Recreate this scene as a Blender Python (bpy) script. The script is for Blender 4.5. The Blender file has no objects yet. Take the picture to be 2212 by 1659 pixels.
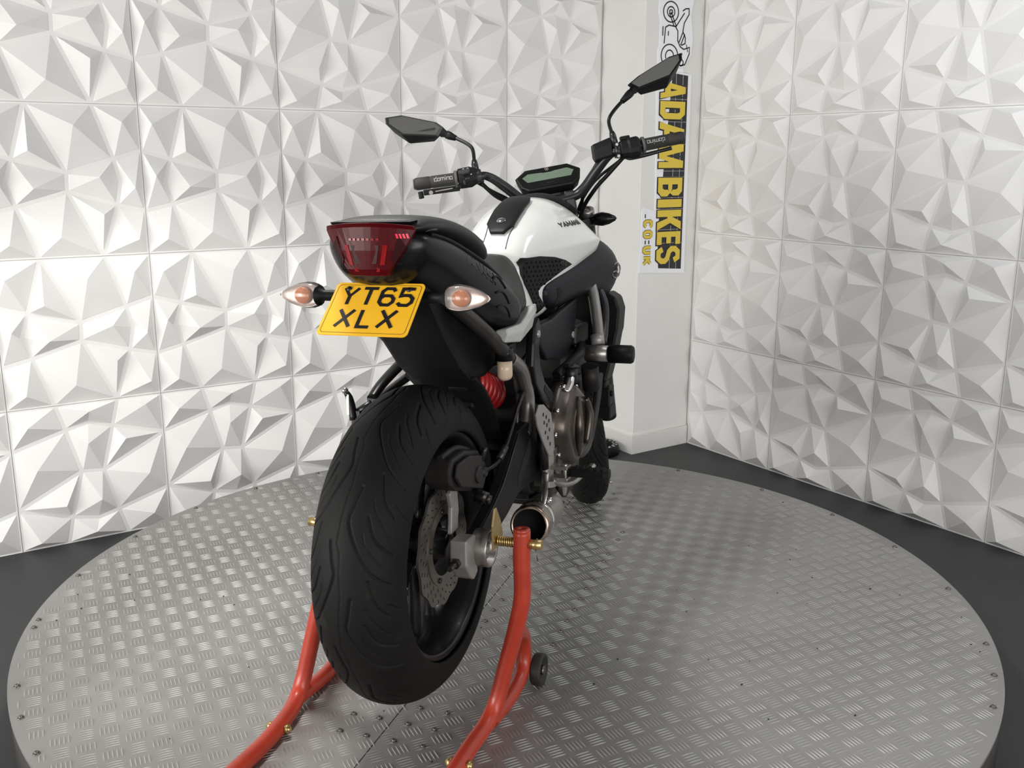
import bpy, bmesh, math, random
import numpy as np
from mathutils import Vector, Matrix

random.seed(7)
SC = bpy.context.scene
COL = SC.collection
PI = math.pi

# ------------------------------------------------------------------ camera
FPX = 2107.04
CAM_H = 1.32804
PITCH, ROLL, YAW = 0.227485, -0.0024647, 0.976893
cd = bpy.data.cameras.new('camera')
cd.sensor_width = 36.0
cd.lens = 36.0 * FPX / 2212.0
cd.clip_start = 0.02
cam = bpy.data.objects.new('camera', cd)
COL.objects.link(cam)
_fw = Vector((math.cos(YAW) * math.cos(PITCH), math.sin(YAW) * math.cos(PITCH), -math.sin(PITCH)))
_rt = Vector((math.sin(YAW), -math.cos(YAW), 0))
_dn = _fw.cross(_rt)
_rt2 = _rt * math.cos(ROLL) + _dn * math.sin(ROLL)
_dn2 = -_rt * math.sin(ROLL) + _dn * math.cos(ROLL)
cam.matrix_world = Matrix(((_rt2.x, -_dn2.x, -_fw.x, 0), (_rt2.y, -_dn2.y, -_fw.y, 0), (_rt2.z, -_dn2.z, -_fw.z, CAM_H), (0, 0, 0, 1)))
SC.camera = cam

# ------------------------------------------------------------------ light
SC.view_settings.view_transform = 'Standard'
SC.view_settings.look = 'None'
SC.view_settings.exposure = -0.04
SC.view_settings.gamma = 1.0
SC.view_settings.use_curve_mapping = False
world = bpy.data.worlds.new('hall')
SC.world = world
world.use_nodes = True
_bg = world.node_tree.nodes['Background']
_bg.inputs[0].default_value = (1.0, 0.985, 0.965, 1)
_bg.inputs[1].default_value = .95


def area(name, loc, target, sx, sy, energy, color=(1, 1, 1), spread=180):
    L = bpy.data.lights.new(name, 'AREA')
    L.shape = 'RECTANGLE'
    L.size, L.size_y = sx, sy
    L.energy = energy
    L.color = color
    L.spread = math.radians(spread)
    o = bpy.data.objects.new(name, L)
    COL.objects.link(o)
    o.location = loc
    o.rotation_euler = (Vector(target) - Vector(loc)).to_track_quat('-Z', 'Y').to_euler()
    return o


def spot(name, loc, energy, angle, blend, radius, color=(1, 1, 1)):
    L = bpy.data.lights.new(name, 'SPOT')
    L.energy = energy
    L.spot_size = math.radians(angle)
    L.spot_blend = blend
    L.shadow_soft_size = radius
    L.color = color
    o = bpy.data.objects.new(name, L)
    COL.objects.link(o)
    o.location = loc
    return o


spot('ceiling_downlight', (.85, 2.25, 2.48), 172, 98, .18, .22, (1, .985, .96))
area('left_wall_fill', (.9, -2.8, 1.15), (1.2, 3.5, 1.15), 4.0, 1.3, 96, (1, .99, .97))  # unseen fill panel, added to brighten the left wall from the front
area('right_wall_fill', (-2.8, 1.7, 1.15), (3.2, 1.7, 1.15), 2.8, 1.3, 145, (1, .985, .96))  # added fill with no visible source, aimed at the right wall
area('side_light', (2.5, 1.2, 2.47), (2.6, 1.2, 0), .9, .4, 9, (.84, .90, 1))


# ------------------------------------------------------------------ materials
def mat(name, col=(.5, .5, .5), rough=.5, metal=0.0, coat=0.0, spec=.5, noise=0.0, nscale=40.0, bump=0.0, bscale=200.0,
        trans=0.0, ior=1.45, rvar=0.0, wear=None, emit=None):
    m = bpy.data.materials.new(name)
    m.use_nodes = True
    nt = m.node_tree
    b = nt.nodes['Principled BSDF']
    c4 = (*col, 1)
    b.inputs['Base Color'].default_value = c4
    b.inputs['Roughness'].default_value = rough
    b.inputs['Metallic'].default_value = metal
    b.inputs['Coat Weight'].default_value = coat
    b.inputs['Coat Roughness'].default_value = .06
    b.inputs['Specular IOR Level'].default_value = spec
    b.inputs['Transmission Weight'].default_value = trans
    b.inputs['IOR'].default_value = ior
    tc = None
    if noise or bump or rvar or wear:
        tc = nt.nodes.new('ShaderNodeTexCoord')
    if noise or rvar:
        n = nt.nodes.new('ShaderNodeTexNoise')
        n.inputs['Scale'].default_value = nscale
        n.inputs['Detail'].default_value = 4
        nt.links.new(tc.outputs['Object'], n.inputs['Vector'])
    last = None
    if noise:
        r = nt.nodes.new('ShaderNodeValToRGB')
        lo, hi = 1 - noise, 1 + noise
        r.color_ramp.elements[0].color = (*[min(1, c * lo) for c in col], 1)
        r.color_ramp.elements[1].color = (*[min(1, c * hi) for c in col], 1)
        r.color_ramp.elements[0].position = .3
        r.color_ramp.elements[1].position = .7
        nt.links.new(n.outputs['Fac'], r.inputs['Fac'])
        last = r.outputs['Color']
    if wear:
        wcol, wscale, wpos = wear
        n2 = nt.nodes.new('ShaderNodeTexNoise')
        n2.inputs['Scale'].default_value = wscale
        n2.inputs['Detail'].default_value = 6
        nt.links.new(tc.outputs['Object'], n2.inputs['Vector'])
        r2 = nt.nodes.new('ShaderNodeValToRGB')
        r2.color_ramp.elements[0].position = wpos
        r2.color_ramp.elements[0].color = (0, 0, 0, 1)
        r2.color_ramp.elements[1].position = wpos + .04
        mx = nt.nodes.new('ShaderNodeMix')
        mx.data_type = 'RGBA'
        nt.links.new(n2.outputs['Fac'], r2.inputs['Fac'])
        nt.links.new(r2.outputs['Color'], mx.inputs['Factor'])
        if last:
            nt.links.new(last, mx.inputs['A'])
        else:
            mx.inputs['A'].default_value = c4
        mx.inputs['B'].default_value = (*wcol, 1)
        last = mx.outputs['Result']
    if last:
        nt.links.new(last, b.inputs['Base Color'])
    if rvar:
        mr = nt.nodes.new('ShaderNodeMapRange')
        mr.inputs['To Min'].default_value = max(0, rough - rvar)
        mr.inputs['To Max'].default_value = min(1, rough + rvar)
        nt.links.new(n.outputs['Fac'], mr.inputs['Value'])
        nt.links.new(mr.outputs['Result'], b.inputs['Roughness'])
    if bump:
        n3 = nt.nodes.new('ShaderNodeTexNoise')
        n3.inputs['Scale'].default_value = bscale
        n3.inputs['Detail'].default_value = 3
        nt.links.new(tc.outputs['Object'], n3.inputs['Vector'])
        bp = nt.nodes.new('ShaderNodeBump')
        bp.inputs['Strength'].default_value = bump
        bp.inputs['Distance'].default_value = .002
        nt.links.new(n3.outputs['Fac'], bp.inputs['Height'])
        nt.links.new(bp.outputs['Normal'], b.inputs['Normal'])
    if emit:
        b.inputs['Emission Color'].default_value = (*emit[0], 1)
        b.inputs['Emission Strength'].default_value = emit[1]
    return m


M = dict(
    panel=mat('matt_white_panel', (.80, .79, .775), .62, noise=.02, nscale=6),
    wall=mat('white_wall_paint', (.74, .735, .71), .6, noise=.025, nscale=5, bump=.06, bscale=90),
    skirt=mat('chipped_white_gloss', (.76, .75, .72), .45, noise=.02, nscale=8, wear=((.35, .33, .3), 38, .70)),
    gap=mat('white_wall_backing', (.66, .655, .64), .8),
    floor=mat('dark_grey_floor_paint', (.032, .033, .035), .55, noise=.25, nscale=3, rvar=.12, wear=((.10, .10, .10), 60, .70)),
    ceil=mat('ceiling_paint', (.22, .22, .22), .8),
    deck=mat('tread_plate_aluminium', (.305, .30, .288), .46, metal=.6, noise=.16, nscale=2.6, rvar=.10),
    bar=mat('tread_bar_aluminium', (.36, .353, .338), .46, metal=.5, noise=.08, nscale=6),
    side=mat('turntable_black_side', (.02, .017, .016), .5),
    board=mat('white_foam_board', (.84, .84, .86), .5),
    sblack=mat('sign_road_black', (.022, .023, .028), .55, noise=.2, nscale=60),
    sline=mat('sign_grey_line', (.5, .5, .5), .6),
    syel=mat('sign_yellow', (.70, .52, .06), .5),
    ink=mat('sign_ink', (.012, .012, .02), .5),
    bolt=mat('zinc_bolt', (.16, .15, .135), .4, metal=.9, noise=.15, nscale=60),
)


# ------------------------------------------------------------------ mesh helpers
class MB:
    def __init__(self):
        self.v, self.f, self.s, self.m = [], [], [], []

    def add(self, vs, fs, smooth=False, mi=0):
        o = len(self.v)
        self.v += [tuple(p) for p in vs]
        self.f += [tuple(i + o for i in f) for f in fs]
        self.s += [smooth] * len(fs)
        self.m += [mi] * len(fs)
        return self

    def box(self, c, s, rot=None, mi=0):
        vs = [Vector((x * s[0] / 2, y * s[1] / 2, z * s[2] / 2)) for x in (-1, 1) for y in (-1, 1) for z in (-1, 1)]
        if rot is not None:
            vs = [rot @ v for v in vs]
        c = Vector(c)
        self.add([c + v for v in vs], [(0, 1, 3, 2), (4, 6, 7, 5), (0, 4, 5, 1), (2, 3, 7, 6), (0, 2, 6, 4), (1, 5, 7, 3)], mi=mi)
        return self

    def loft(self, loops, cap=True, smooth=True, closed=True, mi=0):
        n = len(loops[0])
        vs = [p for l in loops for p in l]
        fs = []
        for i in range(len(loops) - 1):
            for j in range(n if closed else n - 1):
                k = (j + 1) % n
                fs.append((i * n + j, i * n + k, (i + 1) * n + k, (i + 1) * n + j))
        self.add(vs, fs, smooth, mi)
        if cap and closed:
            o = len(self.v) - len(vs)
            self.f += [tuple(o + j for j in reversed(range(n))), tuple(o + (len(loops) - 1) * n + j for j in range(n))]
            self.s += [False, False]
            self.m += [mi, mi]
        return self

    def tube(self, pts, r, seg=12, smooth_path=0, cap=True, flat=1.0, mi=0):
        pts = [Vector(p) for p in pts]
        rs = list(r) if isinstance(r, (list, tuple)) else [r] * len(pts)
        if smooth_path:
            pts, rs = catmull(pts, rs, smooth_path)
        loops = []
        T0 = (pts[1] - pts[0]).normalized()
        N = T0.orthogonal().normalized() if abs(T0.z) > .95 else T0.cross(Vector((0, 0, 1))).normalized()
        for i, p in enumerate(pts):
            if i == 0:
                T = T0
            elif i == len(pts) - 1:
                T = (pts[i] - pts[i - 1]).normalized()
            else:
                T = ((pts[i + 1] - p).normalized() + (p - pts[i - 1]).normalized()).normalized()
            N = (N - T * N.dot(T)).normalized()
            B = T.cross(N)
            loops.append([p + (N * math.cos(2 * PI * k / seg) + B * math.sin(2 * PI * k / seg) * flat) * rs[i] for k in range(seg)])
        return self.loft(loops, cap, True, mi=mi)

    def cyl(self, p0, p1, r0, r1=None, seg=16, mi=0):
        return self.tube([p0, p1], [r0, r0 if r1 is None else r1], seg, mi=mi)

    def lathe(self, prof, origin=(0, 0, 0), axis=(0, 0, 1), seg=32, smooth=True, closed_prof=False, mi=0):
        """prof: list of (radius, height along axis)"""
        A = Vector(axis).normalized()
        N = A.orthogonal().normalized()
        B = A.cross(N)
        O = Vector(origin)
        n = len(prof)
        vs = []
        for k in range(seg):
            a = 2 * PI * k / seg
            d = N * math.cos(a) + B * math.sin(a)
            vs += [O + A * h + d * r for r, h in prof]
        fs = []
        m = n if closed_prof else n - 1
        for k in range(seg):
            k2 = (k + 1) % seg
            for i in range(m):
                j = (i + 1) % n
                fs.append((k * n + i, k2 * n + i, k2 * n + j, k * n + j))
        self.add(vs, fs, smooth, mi)
        return self

    def prism(self, poly, a0, a1, axis=2, mi=0, smooth=False):
        """extrude a 2-D polygon along an axis (0: poly is (y,z); 1: (x,z); 2: (x,y))"""
        def P(q, h):
            return ((h, q[0], q[1]), (q[0], h, q[1]), (q[0], q[1], h))[axis]
        n = len(poly)
        vs = [P(q, a0) for q in poly] + [P(q, a1) for q in poly]
        fs = [(i, (i + 1) % n, n + (i + 1) % n, n + i) for i in range(n)]
        self.add(vs, fs, smooth, mi)
        self.add(vs, [tuple(reversed(range(n))), tuple(range(n, 2 * n))], False, mi)
        return self

    def ball(self, c, r, seg=16, rings=10, mi=0):
        if not isinstance(r, (list, tuple)):
            r = (r, r, r)
        prof = [(math.sin(PI * i / rings), -math.cos(PI * i / rings)) for i in range(rings + 1)]
        b = MB().lathe(prof, seg=seg)
        self.add([(c[0] + v[0] * r[0], c[1] + v[1] * r[1], c[2] + v[2] * r[2]) for v in b.v], b.f, True, mi)
        return self

    def xf(self, fn):
        self.v = [tuple(fn(Vector(p))) for p in self.v]
        return self

    def mesh(self, name, mats):
        me = bpy.data.meshes.new(name)
        me.from_pydata(self.v, [], self.f)
        for m in (mats if isinstance(mats, (list, tuple)) else [mats]):
            me.materials.append(m)
        me.polygons.foreach_set('use_smooth', self.s)
        me.polygons.foreach_set('material_index', self.m)
        bm = bmesh.new()
        bm.from_mesh(me)
        bmesh.ops.remove_doubles(bm, verts=bm.verts, dist=1e-6)
        bmesh.ops.recalc_face_normals(bm, faces=bm.faces)
        bm.to_mesh(me)
        bm.free()
        me.update()
        return me


def catmull(pts, rs, n):
    P, R = [], []
    for i in range(len(pts) - 1):
        p0 = pts[max(0, i - 1)]
        p1, p2 = pts[i], pts[i + 1]
        p3 = pts[min(len(pts) - 1, i + 2)]
        for k in range(n):
            t = k / n
            P.append(.5 * ((2 * p1) + (p2 - p0) * t + (2 * p0 - 5 * p1 + 4 * p2 - p3) * t * t + (3 * p1 - p0 - 3 * p2 + p3) * t ** 3))
            R.append(rs[i] * (1 - t) + rs[i + 1] * t)
    P.append(pts[-1])
    R.append(rs[-1])
    return P, R


def obj(name, mb, mats, parent=None, bevel=0, subd=0, crease=None, label=None, kind=None):
    me = mb.mesh(name, mats) if isinstance(mb, MB) else mb
    o = bpy.data.objects.new(name, me)
    COL.objects.link(o)
    if parent is not None:
        o.parent = parent
    if subd:
        md = o.modifiers.new('smooth', 'SUBSURF')
        md.levels = md.render_levels = subd
    if bevel:
        md = o.modifiers.new('bevel', 'BEVEL')
        md.width = bevel
        md.segments = 2
        md.limit_method = 'ANGLE'
        md.angle_limit = math.radians(35)
    if label:
        o['label'] = label
    if kind:
        o['kind'] = kind
    return o


def tag(o, label, cat, group=None):
    o['label'] = label
    o['category'] = cat
    if group:
        o['group'] = group
    return o


def empty(name, loc=(0, 0, 0)):
    o = bpy.data.objects.new(name, None)
    o.empty_display_size = .1
    COL.objects.link(o)
    o.location = loc
    return o


def structure(name, mb, mats, parent=None, **k):
    return obj(name, mb, mats, parent, kind='structure', **k)


# stroke letters: unit cell 0..1 high, width given
GL = {
    'Y': (.7, [[(0, 1), (.35, .5), (.7, 1)], [(.35, .5), (.35, 0)]]),
    'T': (.7, [[(0, 1), (.7, 1)], [(.35, 1), (.35, 0)]]),
    '6': (.66, [[(.62, .84), (.5, 1), (.16, 1), (0, .82), (0, .18), (.16, 0), (.5, 0), (.66, .18), (.66, .38), (.5, .56), (.16, .56), (0, .4)]]),
    '5': (.66, [[(.64, 1), (.06, 1), (.03, .54), (.2, .6), (.48, .6), (.66, .42), (.66, .18), (.5, 0), (.14, 0), (0, .14)]]),
    '7': (.66, [[(0, 1), (.66, 1), (.25, 0)]]),
    '0': (.62, [[(.16, 0), (0, .18), (0, .82), (.16, 1), (.46, 1), (.62, .82), (.62, .18), (.46, 0), (.16, 0)]]),
    'X': (.72, [[(0, 0), (.72, 1)], [(0, 1), (.72, 0)]]),
    'L': (.58, [[(0, 1), (0, 0), (.58, 0)]]),
    'A': (.74, [[(0, 0), (.37, 1), (.74, 0)], [(.14, .3), (.6, .3)]]),
    'D': (.64, [[(0, 0), (0, 1), (.42, 1), (.64, .78), (.64, .22), (.42, 0), (0, 0)]]),
    'M': (.86, [[(0, 0), (0, 1), (.43, .3), (.86, 1), (.86, 0)]]),
    'B': (.62, [[(0, .5), (0, 1), (.40, 1), (.58, .86), (.58, .64), (.40, .5), (0, .5)], [(0, 0), (0, .5), (.42, .5), (.62, .35), (.62, .15), (.42, 0), (0, 0)]]),
    'I': (.1, [[(.05, 0), (.05, 1)]]),
    'K': (.68, [[(0, 0), (0, 1)], [(.64, 1), (.04, .45)], [(.2, .58), (.68, 0)]]),
    'E': (.56, [[(.56, 1), (0, 1), (0, 0), (.56, 0)], [(0, .5), (.46, .5)]]),
    'S': (.62, [[(.6, .8), (.46, 1), (.16, 1), (0, .84), (0, .66), (.14, .54), (.48, .46), (.62, .34), (.62, .16), (.46, 0), (.14, 0), (0, .2)]]),
    'C': (.6, [[(.6, .78), (.44, 1), (.16, 1), (0, .8), (0, .2), (.16, 0), (.44, 0), (.6, .22)]]),
    'O': (.62, [[(.16, 0), (0, .2), (0, .8), (.16, 1), (.46, 1), (.62, .8), (.62, .2), (.46, 0), (.16, 0)]]),
    'U': (.62, [[(0, 1), (0, .2), (.16, 0), (.46, 0), (.62, .2), (.62, 1)]]),
    'H': (.64, [[(0, 0), (0, 1)], [(.64, 0), (.64, 1)], [(0, .5), (.64, .5)]]),
    '.': (.12, [[(.06, 0), (.06, .14)]]),
    ':': (.12, [[(.06, .1), (.06, .26)], [(.06, .62), (.06, .78)]]),
    '-': (.34, [[(0, .45), (.34, .45)]]),
    'd': (.5, [[(.5, 1), (.5, 0), (0, 0), (0, .6), (.5, .6)]]),
    'o': (.5, [[(0, 0), (.5, 0), (.5, .6), (0, .6), (0, 0)]]),
    'm': (.8, [[(0, 0), (0, .6), (.8, .6), (.8, 0)], [(.4, .6), (.4, 0)]]),
    'i': (.1, [[(.05, 0), (.05, .6)], [(.05, .82), (.05, .98)]]),
    'n': (.5, [[(0, 0), (0, .6), (.5, .6), (.5, 0)]]),
    ' ': (.35, []),
}


def strip(pl, t):
    """mitred outline of a polyline: list of (left,right) 2-D points"""
    P = [Vector(p) for p in pl]
    closed = (P[0] - P[-1]).length < 1e-6
    out = []
    n = len(P)
    for i, p in enumerate(P):
        if closed:
            a = P[i - 1] if i > 0 else P[-2]
            b = P[i + 1] if i < n - 1 else P[1]
        else:
            a = P[i - 1] if i > 0 else None
            b = P[i + 1] if i < n - 1 else None
        d1 = (p - a).normalized() if a is not None else None
        d2 = (b - p).normalized() if b is not None else None
        d1 = d1 or d2
        d2 = d2 or d1
        n1, n2 = Vector((-d1.y, d1.x)), Vector((-d2.y, d2.x))
        mm = (n1 + n2)
        if mm.length < 1e-3:
            mm = n1
        mm.normalize()
        k = t / 2 / max(.72, mm.dot(n1))
        q = p.copy()
        out.append((q + mm * k, q - mm * k))
    return out


def glyphs(text, height, weight, gap=.22, sx=1.0):
    """returns list of (strip) in 2-D, total width, origin at left baseline; strokes centred on the glyph frame"""
    x = 0
    res = []
    for ch in text:
        w, pls = GL[ch]
        for pl in pls:
            res.append(strip([((x + px * sx) * height, py * height) for px, py in pl], weight))
        x += w * sx + gap
    return res, (x - gap) * height


def text_mb(text, height, weight, gap, sx, place, th, mb=None):
    """place(u,v,h) -> 3-D point"""
    mb = mb or MB()
    st, W = glyphs(text, height, weight, gap, sx)
    for si, s in enumerate(st):
        n = len(s)
        vs = []
        for h in (0, th + si * .00009):
            for a, b in s:
                vs += [place(a.x - W / 2, a.y - height / 2, h), place(b.x - W / 2, b.y - height / 2, h)]
        fs = []
        o = 2 * n
        for i in range(n - 1):
            a, b, c, d = 2 * i, 2 * i + 1, 2 * i + 3, 2 * i + 2
            fs += [(a, b, c, d), (o + d, o + c, o + b, o + a), (a, d, o + d, o + a), (b, o + b, o + c, c)]
        fs += [(0, o, o + 1, 1), (2 * n - 2, 2 * n - 1, o + 2 * n - 1, o + 2 * n - 2)]
        mb.add(vs, fs)
    return mb


# ------------------------------------------------------------------ room
YL, XR = 3.5449, 3.2102
XS, YS = 0.36372, 2.75405
structure('floor', MB().box((.2, .2, -.05), (7.6, 7.4, .1)), M['floor'])
structure('ceiling', MB().box((.2, .2, 2.55), (7.6, 7.4, .1)), M['ceil'])
wl = structure('wall_left', MB().box((1.0, YL + .085, 1.25), (4.6, .16, 2.5)), M['gap'])
wr = structure('wall_right', MB().box((XR + .085, 1.3, 1.25), (.16, 4.41, 2.5)), M['gap'])
wc = structure('wall_corner', MB().box(((2.874 + XR + .003) / 2, (3.266 + YL + .003) / 2, 1.25), (XR + .003 - 2.874, YL + .003 - 3.266, 2.5)), M['wall'], bevel=.003)
sk = MB()
sk.prism([(2.874, YL), (2.874, 3.266), (XR, 3.266), (XR, 3.2555), (2.8635, 3.2555), (2.8635, YL)], 0, .088)
sk.prism([(2.874, YL), (2.874, 3.266), (XR, 3.266), (XR, 3.2615), (2.8695, 3.2615), (2.8695, YL)], .088, .096)
structure('baseboard_corner', sk, M['skirt'], bevel=.001)

PAT = {
    'B': (dict(TL=(0, 1), TR=(1, 1), BL=(0, 0), BR=(1, 0), T1=(.297, 1), T2=(.702, 1), R1=(1, .715), R2=(1, .296), B1=(.297, 0), B2=(.702, 0), L1=(0, .715), L2=(0, .298),
               a=(.346, .82), b=(.654, .812), c=(.424, .513), d=(.572, .498), e=(.339, .19), f=(.65, .191), g=(.495, .857), h=(.507, .154)),
          ['TL T1 a L1', 'T1 T2 b g a', 'T2 TR R1 b', 'L1 a c L2', 'a g b d c', 'b R1 d', 'd R1 R2 f', 'L2 c e', 'c d f h e', 'L2 e B1 BL', 'e h f B2 B1', 'f R2 BR B2'],
          [(.109, .882), (.50, .946), (.875, .946), (.139, .579), (.473, .718), (.724, .717), (.864, .435), (.297, .293), (.53, .3), (.116, .061), (.474, .069), (.875, .129)]),
    'A': (dict(TL=(0, 1), TR=(1, 1), BL=(0, 0), BR=(1, 0), T1=(.297, 1), T2=(.702, 1), R1=(1, .7), R2=(1, .296), B1=(.297, 0), B2=(.702, 0), L1=(0, .7), L2=(0, .296),
               a=(.191, .642), b=(.512, .556), c=(.816, .646), d=(.507, .432), e=(.189, .339), f=(.818, .34), m=(.142, .485), n=(.849, .499)),
          ['TL T1 a L1', 'T1 b a', 'T1 T2 c b', 'T2 TR R1 c', 'L1 a m e L2', 'a b d e m', 'b c n f d', 'c R1 R2 f n', 'e d B2 B1', 'd f B2', 'L2 e B1 BL', 'f R2 BR B2'],
          [(.07, .875), (.287, .696), (.572, .86), (.877, .885), (.075, .531), (.30, .457), (.705, .526), (.93, .455), (.434, .138), (.715, .28), (.123, .1), (.93, .107)]),
}


def panel_mesh(k):
    N, cells, apex = PAT[k]
    S, H, w, g = .5, .030, .0070, .0010
    mb = MB()
    e = g / S
    mb.add([(g, g, -.004), (S - g, g, -.004), (S - g, S - g, -.004), (g, S - g, -.004), (g, g, 0), (S - g, g, 0), (S - g, S - g, 0), (g, S - g, 0)],
           [(4, 5, 6, 7), (0, 1, 5, 4), (1, 2, 6, 5), (2, 3, 7, 6), (3, 0, 4, 7)])
    for c, ap in zip(cells, apex):
        P = [Vector(N[q]) * S for q in c.split()]
        P.reverse()          # counter-clockwise
        n = len(P)
        ar = sum(P[i].x * P[(i + 1) % n].y - P[(i + 1) % n].x * P[i].y for i in range(n))
        if ar < 0:
            P.reverse()
        Q = []
        for i in range(n):
            d1 = (P[i] - P[i - 1]).normalized()
            d2 = (P[(i + 1) % n] - P[i]).normalized()
            n1, n2 = Vector((-d1.y, d1.x)), Vector((-d2.y, d2.x))
            mm = (n1 + n2).normalized()
            Q.append(P[i] + mm * w / max(.3, mm.dot(n1)))
        vs = [(q.x, q.y, 0.0) for q in Q] + [(q.x * .985 + ap[0] * S * .015, q.y * .985 + ap[1] * S * .015, .0012) for q in Q] + [(ap[0] * S, ap[1] * S, H)]
        fs = [(i, (i + 1) % n, n + (i + 1) % n, n + i) for i in range(n)] + [(n + i, n + (i + 1) % n, 2 * n) for i in range(n)]
        mb.add(vs, fs)
    return mb


PM = {k: panel_mesh(k).mesh('panel_' + k, M['panel']) for k in 'AB'}


def panel(kind, wall, u0, z0):
    o = bpy.data.objects.new('panel', PM[kind])
    COL.objects.link(o)
    o.parent = wall
    dz = random.uniform(-.0006, .0006)
    if wall is wl:
        o.matrix_world = Matrix(((1, 0, 0, u0), (0, 0, -1, YL + dz), (0, 1, 0, z0), (0, 0, 0, 1)))
    else:
        o.matrix_world = Matrix(((0, 0, -1, XR + dz), (-1, 0, 0, u0), (0, 1, 0, z0), (0, 0, 0, 1)))
    return o


for i in range(-3, 5):
    for r in range(5):
        panel('A' if (i <= 1 and r > 0) or (i == 2 and r in (1, 2)) else 'B', wl, XS + .5 * i, .5 * r)
for i in range(-1, 6):
    for r in range(5):
        panel('A' if (i == -1 and r == 0) else 'B', wr, YS - .5 * i, .5 * r)

# ------------------------------------------------------------------ turntable
TC, TR_, TZ = Vector((1.379, 2.063)), 1.225, .184
tt = empty('turntable', (TC.x, TC.y, 0))
tag(tt, 'large round aluminium tread plate turntable under the motorcycle', 'turntable')


def tpart(name, mb, m, **k):
    mb.xf(lambda p: p - Vector((TC.x, TC.y, 0)))
    return obj(name, mb, m, tt, **k)


tpart('side_skirt', MB().lathe([(TR_ - .25, 0.0), (TR_ - .01, 0), (TR_ - .002, .01), (TR_ - .002, TZ - .007), (TR_ - .25, TZ - .007)], (TC.x, TC.y, 0), seg=160), M['side'])
sd = Vector((math.cos(math.radians(37.5)), math.sin(math.radians(37.5))))   # sheet joint
s0 = Vector((1.262, 1.993))
sn = Vector((-sd.y, sd.x))
off = (TC - s0).dot(sn)
for sgn in (1, -1):
    # half disc on one side of the joint
    dd = -off + .0012 * sgn          # joint position measured from the centre along sn
    a0 = math.acos(max(-1, min(1, dd * sgn / TR_)))
    base = math.atan2(sn.y * sgn, sn.x * sgn)
    pts = [(TC.x + TR_ * math.cos(base + a0 * (2 * k / 110 - 1)), TC.y + TR_ * math.sin(base + a0 * (2 * k / 110 - 1))) for k in range(111)]
    tpart('deck_plate', MB().prism(pts, TZ - .007, TZ), M['deck'])
# tread bars
ga = math.radians(-8.0)
gu, gv = Vector((math.cos(ga), math.sin(ga))), Vector((-math.sin(ga), math.cos(ga)))
g0 = Vector((.409, 2.2576))
PT = .0463


def bar_template():
    L, Wd, Hh = .0330, .0038, .0016
    ts = (-1, -.55, 0, .55, 1)
    loops = []
    for t in ts:
        w = Wd / 2 * (1 - t * t) ** .5 if abs(t) < 1 else .0002
        h = Hh * (1 - .75 * t * t) if abs(t) < 1 else .0001
        loops.append([(t * L / 2, -w, 0), (t * L / 2, -w * .35, h), (t * L / 2, w * .35, h), (t * L / 2, w, 0)])
    vs = np.array([p for l in loops for p in l])
    fs = []
    for i in range(len(ts) - 1):
        for j in range(3):
            fs.append((i * 4 + j, (i + 1) * 4 + j, (i + 1) * 4 + j + 1, i * 4 + j + 1))
    return vs, np.array(fs)


bv, bf = bar_template()
VS, FS = [], []
cnt = 0
for i in range(-30, 90):
    for j in range(-60, 40):
        c = g0 + gu * (i * PT) + gv * (j * PT)
        if (c - TC).length > TR_ + .02:
            continue
        along = gv if (i + j) % 2 == 0 else gu
        across = Vector((-along.y, along.x))
        for k in range(-2, 3):
            q = c + across * (k * .0084)
            if (q - TC).length > TR_ - .012 - (.005 if abs(along.dot((q - TC).normalized())) < .7 else .014):
                continue
            if abs((q - s0).dot(sn)) < .003:
                continue
            VS.append(np.c_[q.x - TC.x + bv[:, 0] * along.x + bv[:, 1] * across.x, q.y - TC.y + bv[:, 0] * along.y + bv[:, 1] * across.y, bv[:, 2] + TZ])
            FS.append(bf + cnt)
            cnt += len(bv)
me = bpy.data.meshes.new('tread_bars')
me.from_pydata(np.concatenate(VS).tolist(), [], np.concatenate(FS).tolist())
me.materials.append(M['bar'])
me.polygons.foreach_set('use_smooth', [True] * len(me.polygons))
obj('tread_bars', me, None, tt, kind='stuff')


def bolt_mesh():
    b = MB()
    b.lathe([(.0075, 0), (.0075, .0012), (.0052, .0014)], seg=14)
    b.lathe([(.0048, .001), (.0048, .0038), (.0036, .0052), (.0018, .0052), (.0018, .003), (0, .003)], seg=12)
    return b.mesh('bolt', M['bolt'])


BM = bolt_mesh()
BPT = [(.759, 1.717), (.797, 1.673), (.709, 1.676), (.746, 1.63), (.887, 1.659), (.925, 1.61), (.836, 1.62), (.872, 1.571), (.784, 1.583), (.823, 1.533), (1.217, 1.921), (1.267, 1.961), (1.318, 1.998),
       (1.444, 2.176), (1.499, 2.219), (1.287, 1.727), (1.341, 1.768), (1.39, 1.806), (1.443, 1.844), (1.495, 1.886), (1.899, 2.189), (1.847, 2.15), (1.751, 2.08), (1.705, 2.046), (1.657, 2.008),
       (2.032, 2.455), (1.989, 2.421), (1.908, 2.517), (1.618, 2.065), (1.6, 1.968), (1.548, 1.928)]
BPT += [(TC.x + 1.205 * math.cos(math.radians(a)), TC.y + 1.205 * math.sin(math.radians(a))) for a in (129, 143, 155.9, 157.9, 171.8, 178.6, 186, 116, 104, 92, 80, 66, 52, 38, 24, 7.8, -6.6, -20.4, -34.5, -49.5, -56.9, -63.9)]
for x, y in BPT:
    b = bpy.data.objects.new('deck_bolt', BM)
    COL.objects.link(b)
    b.parent = tt
    b.location = (x - TC.x, y - TC.y, TZ)
    b.rotation_euler = (0, 0, random.uniform(0, 6))

# ------------------------------------------------------------------ sign on the corner column
SY = 3.2658
sg = empty('shop_sign', (3.06, SY, 1.25))
tag(sg, 'tall white shop sign with yellow letters and a line drawn motorcycle on corner column', 'sign')


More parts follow.
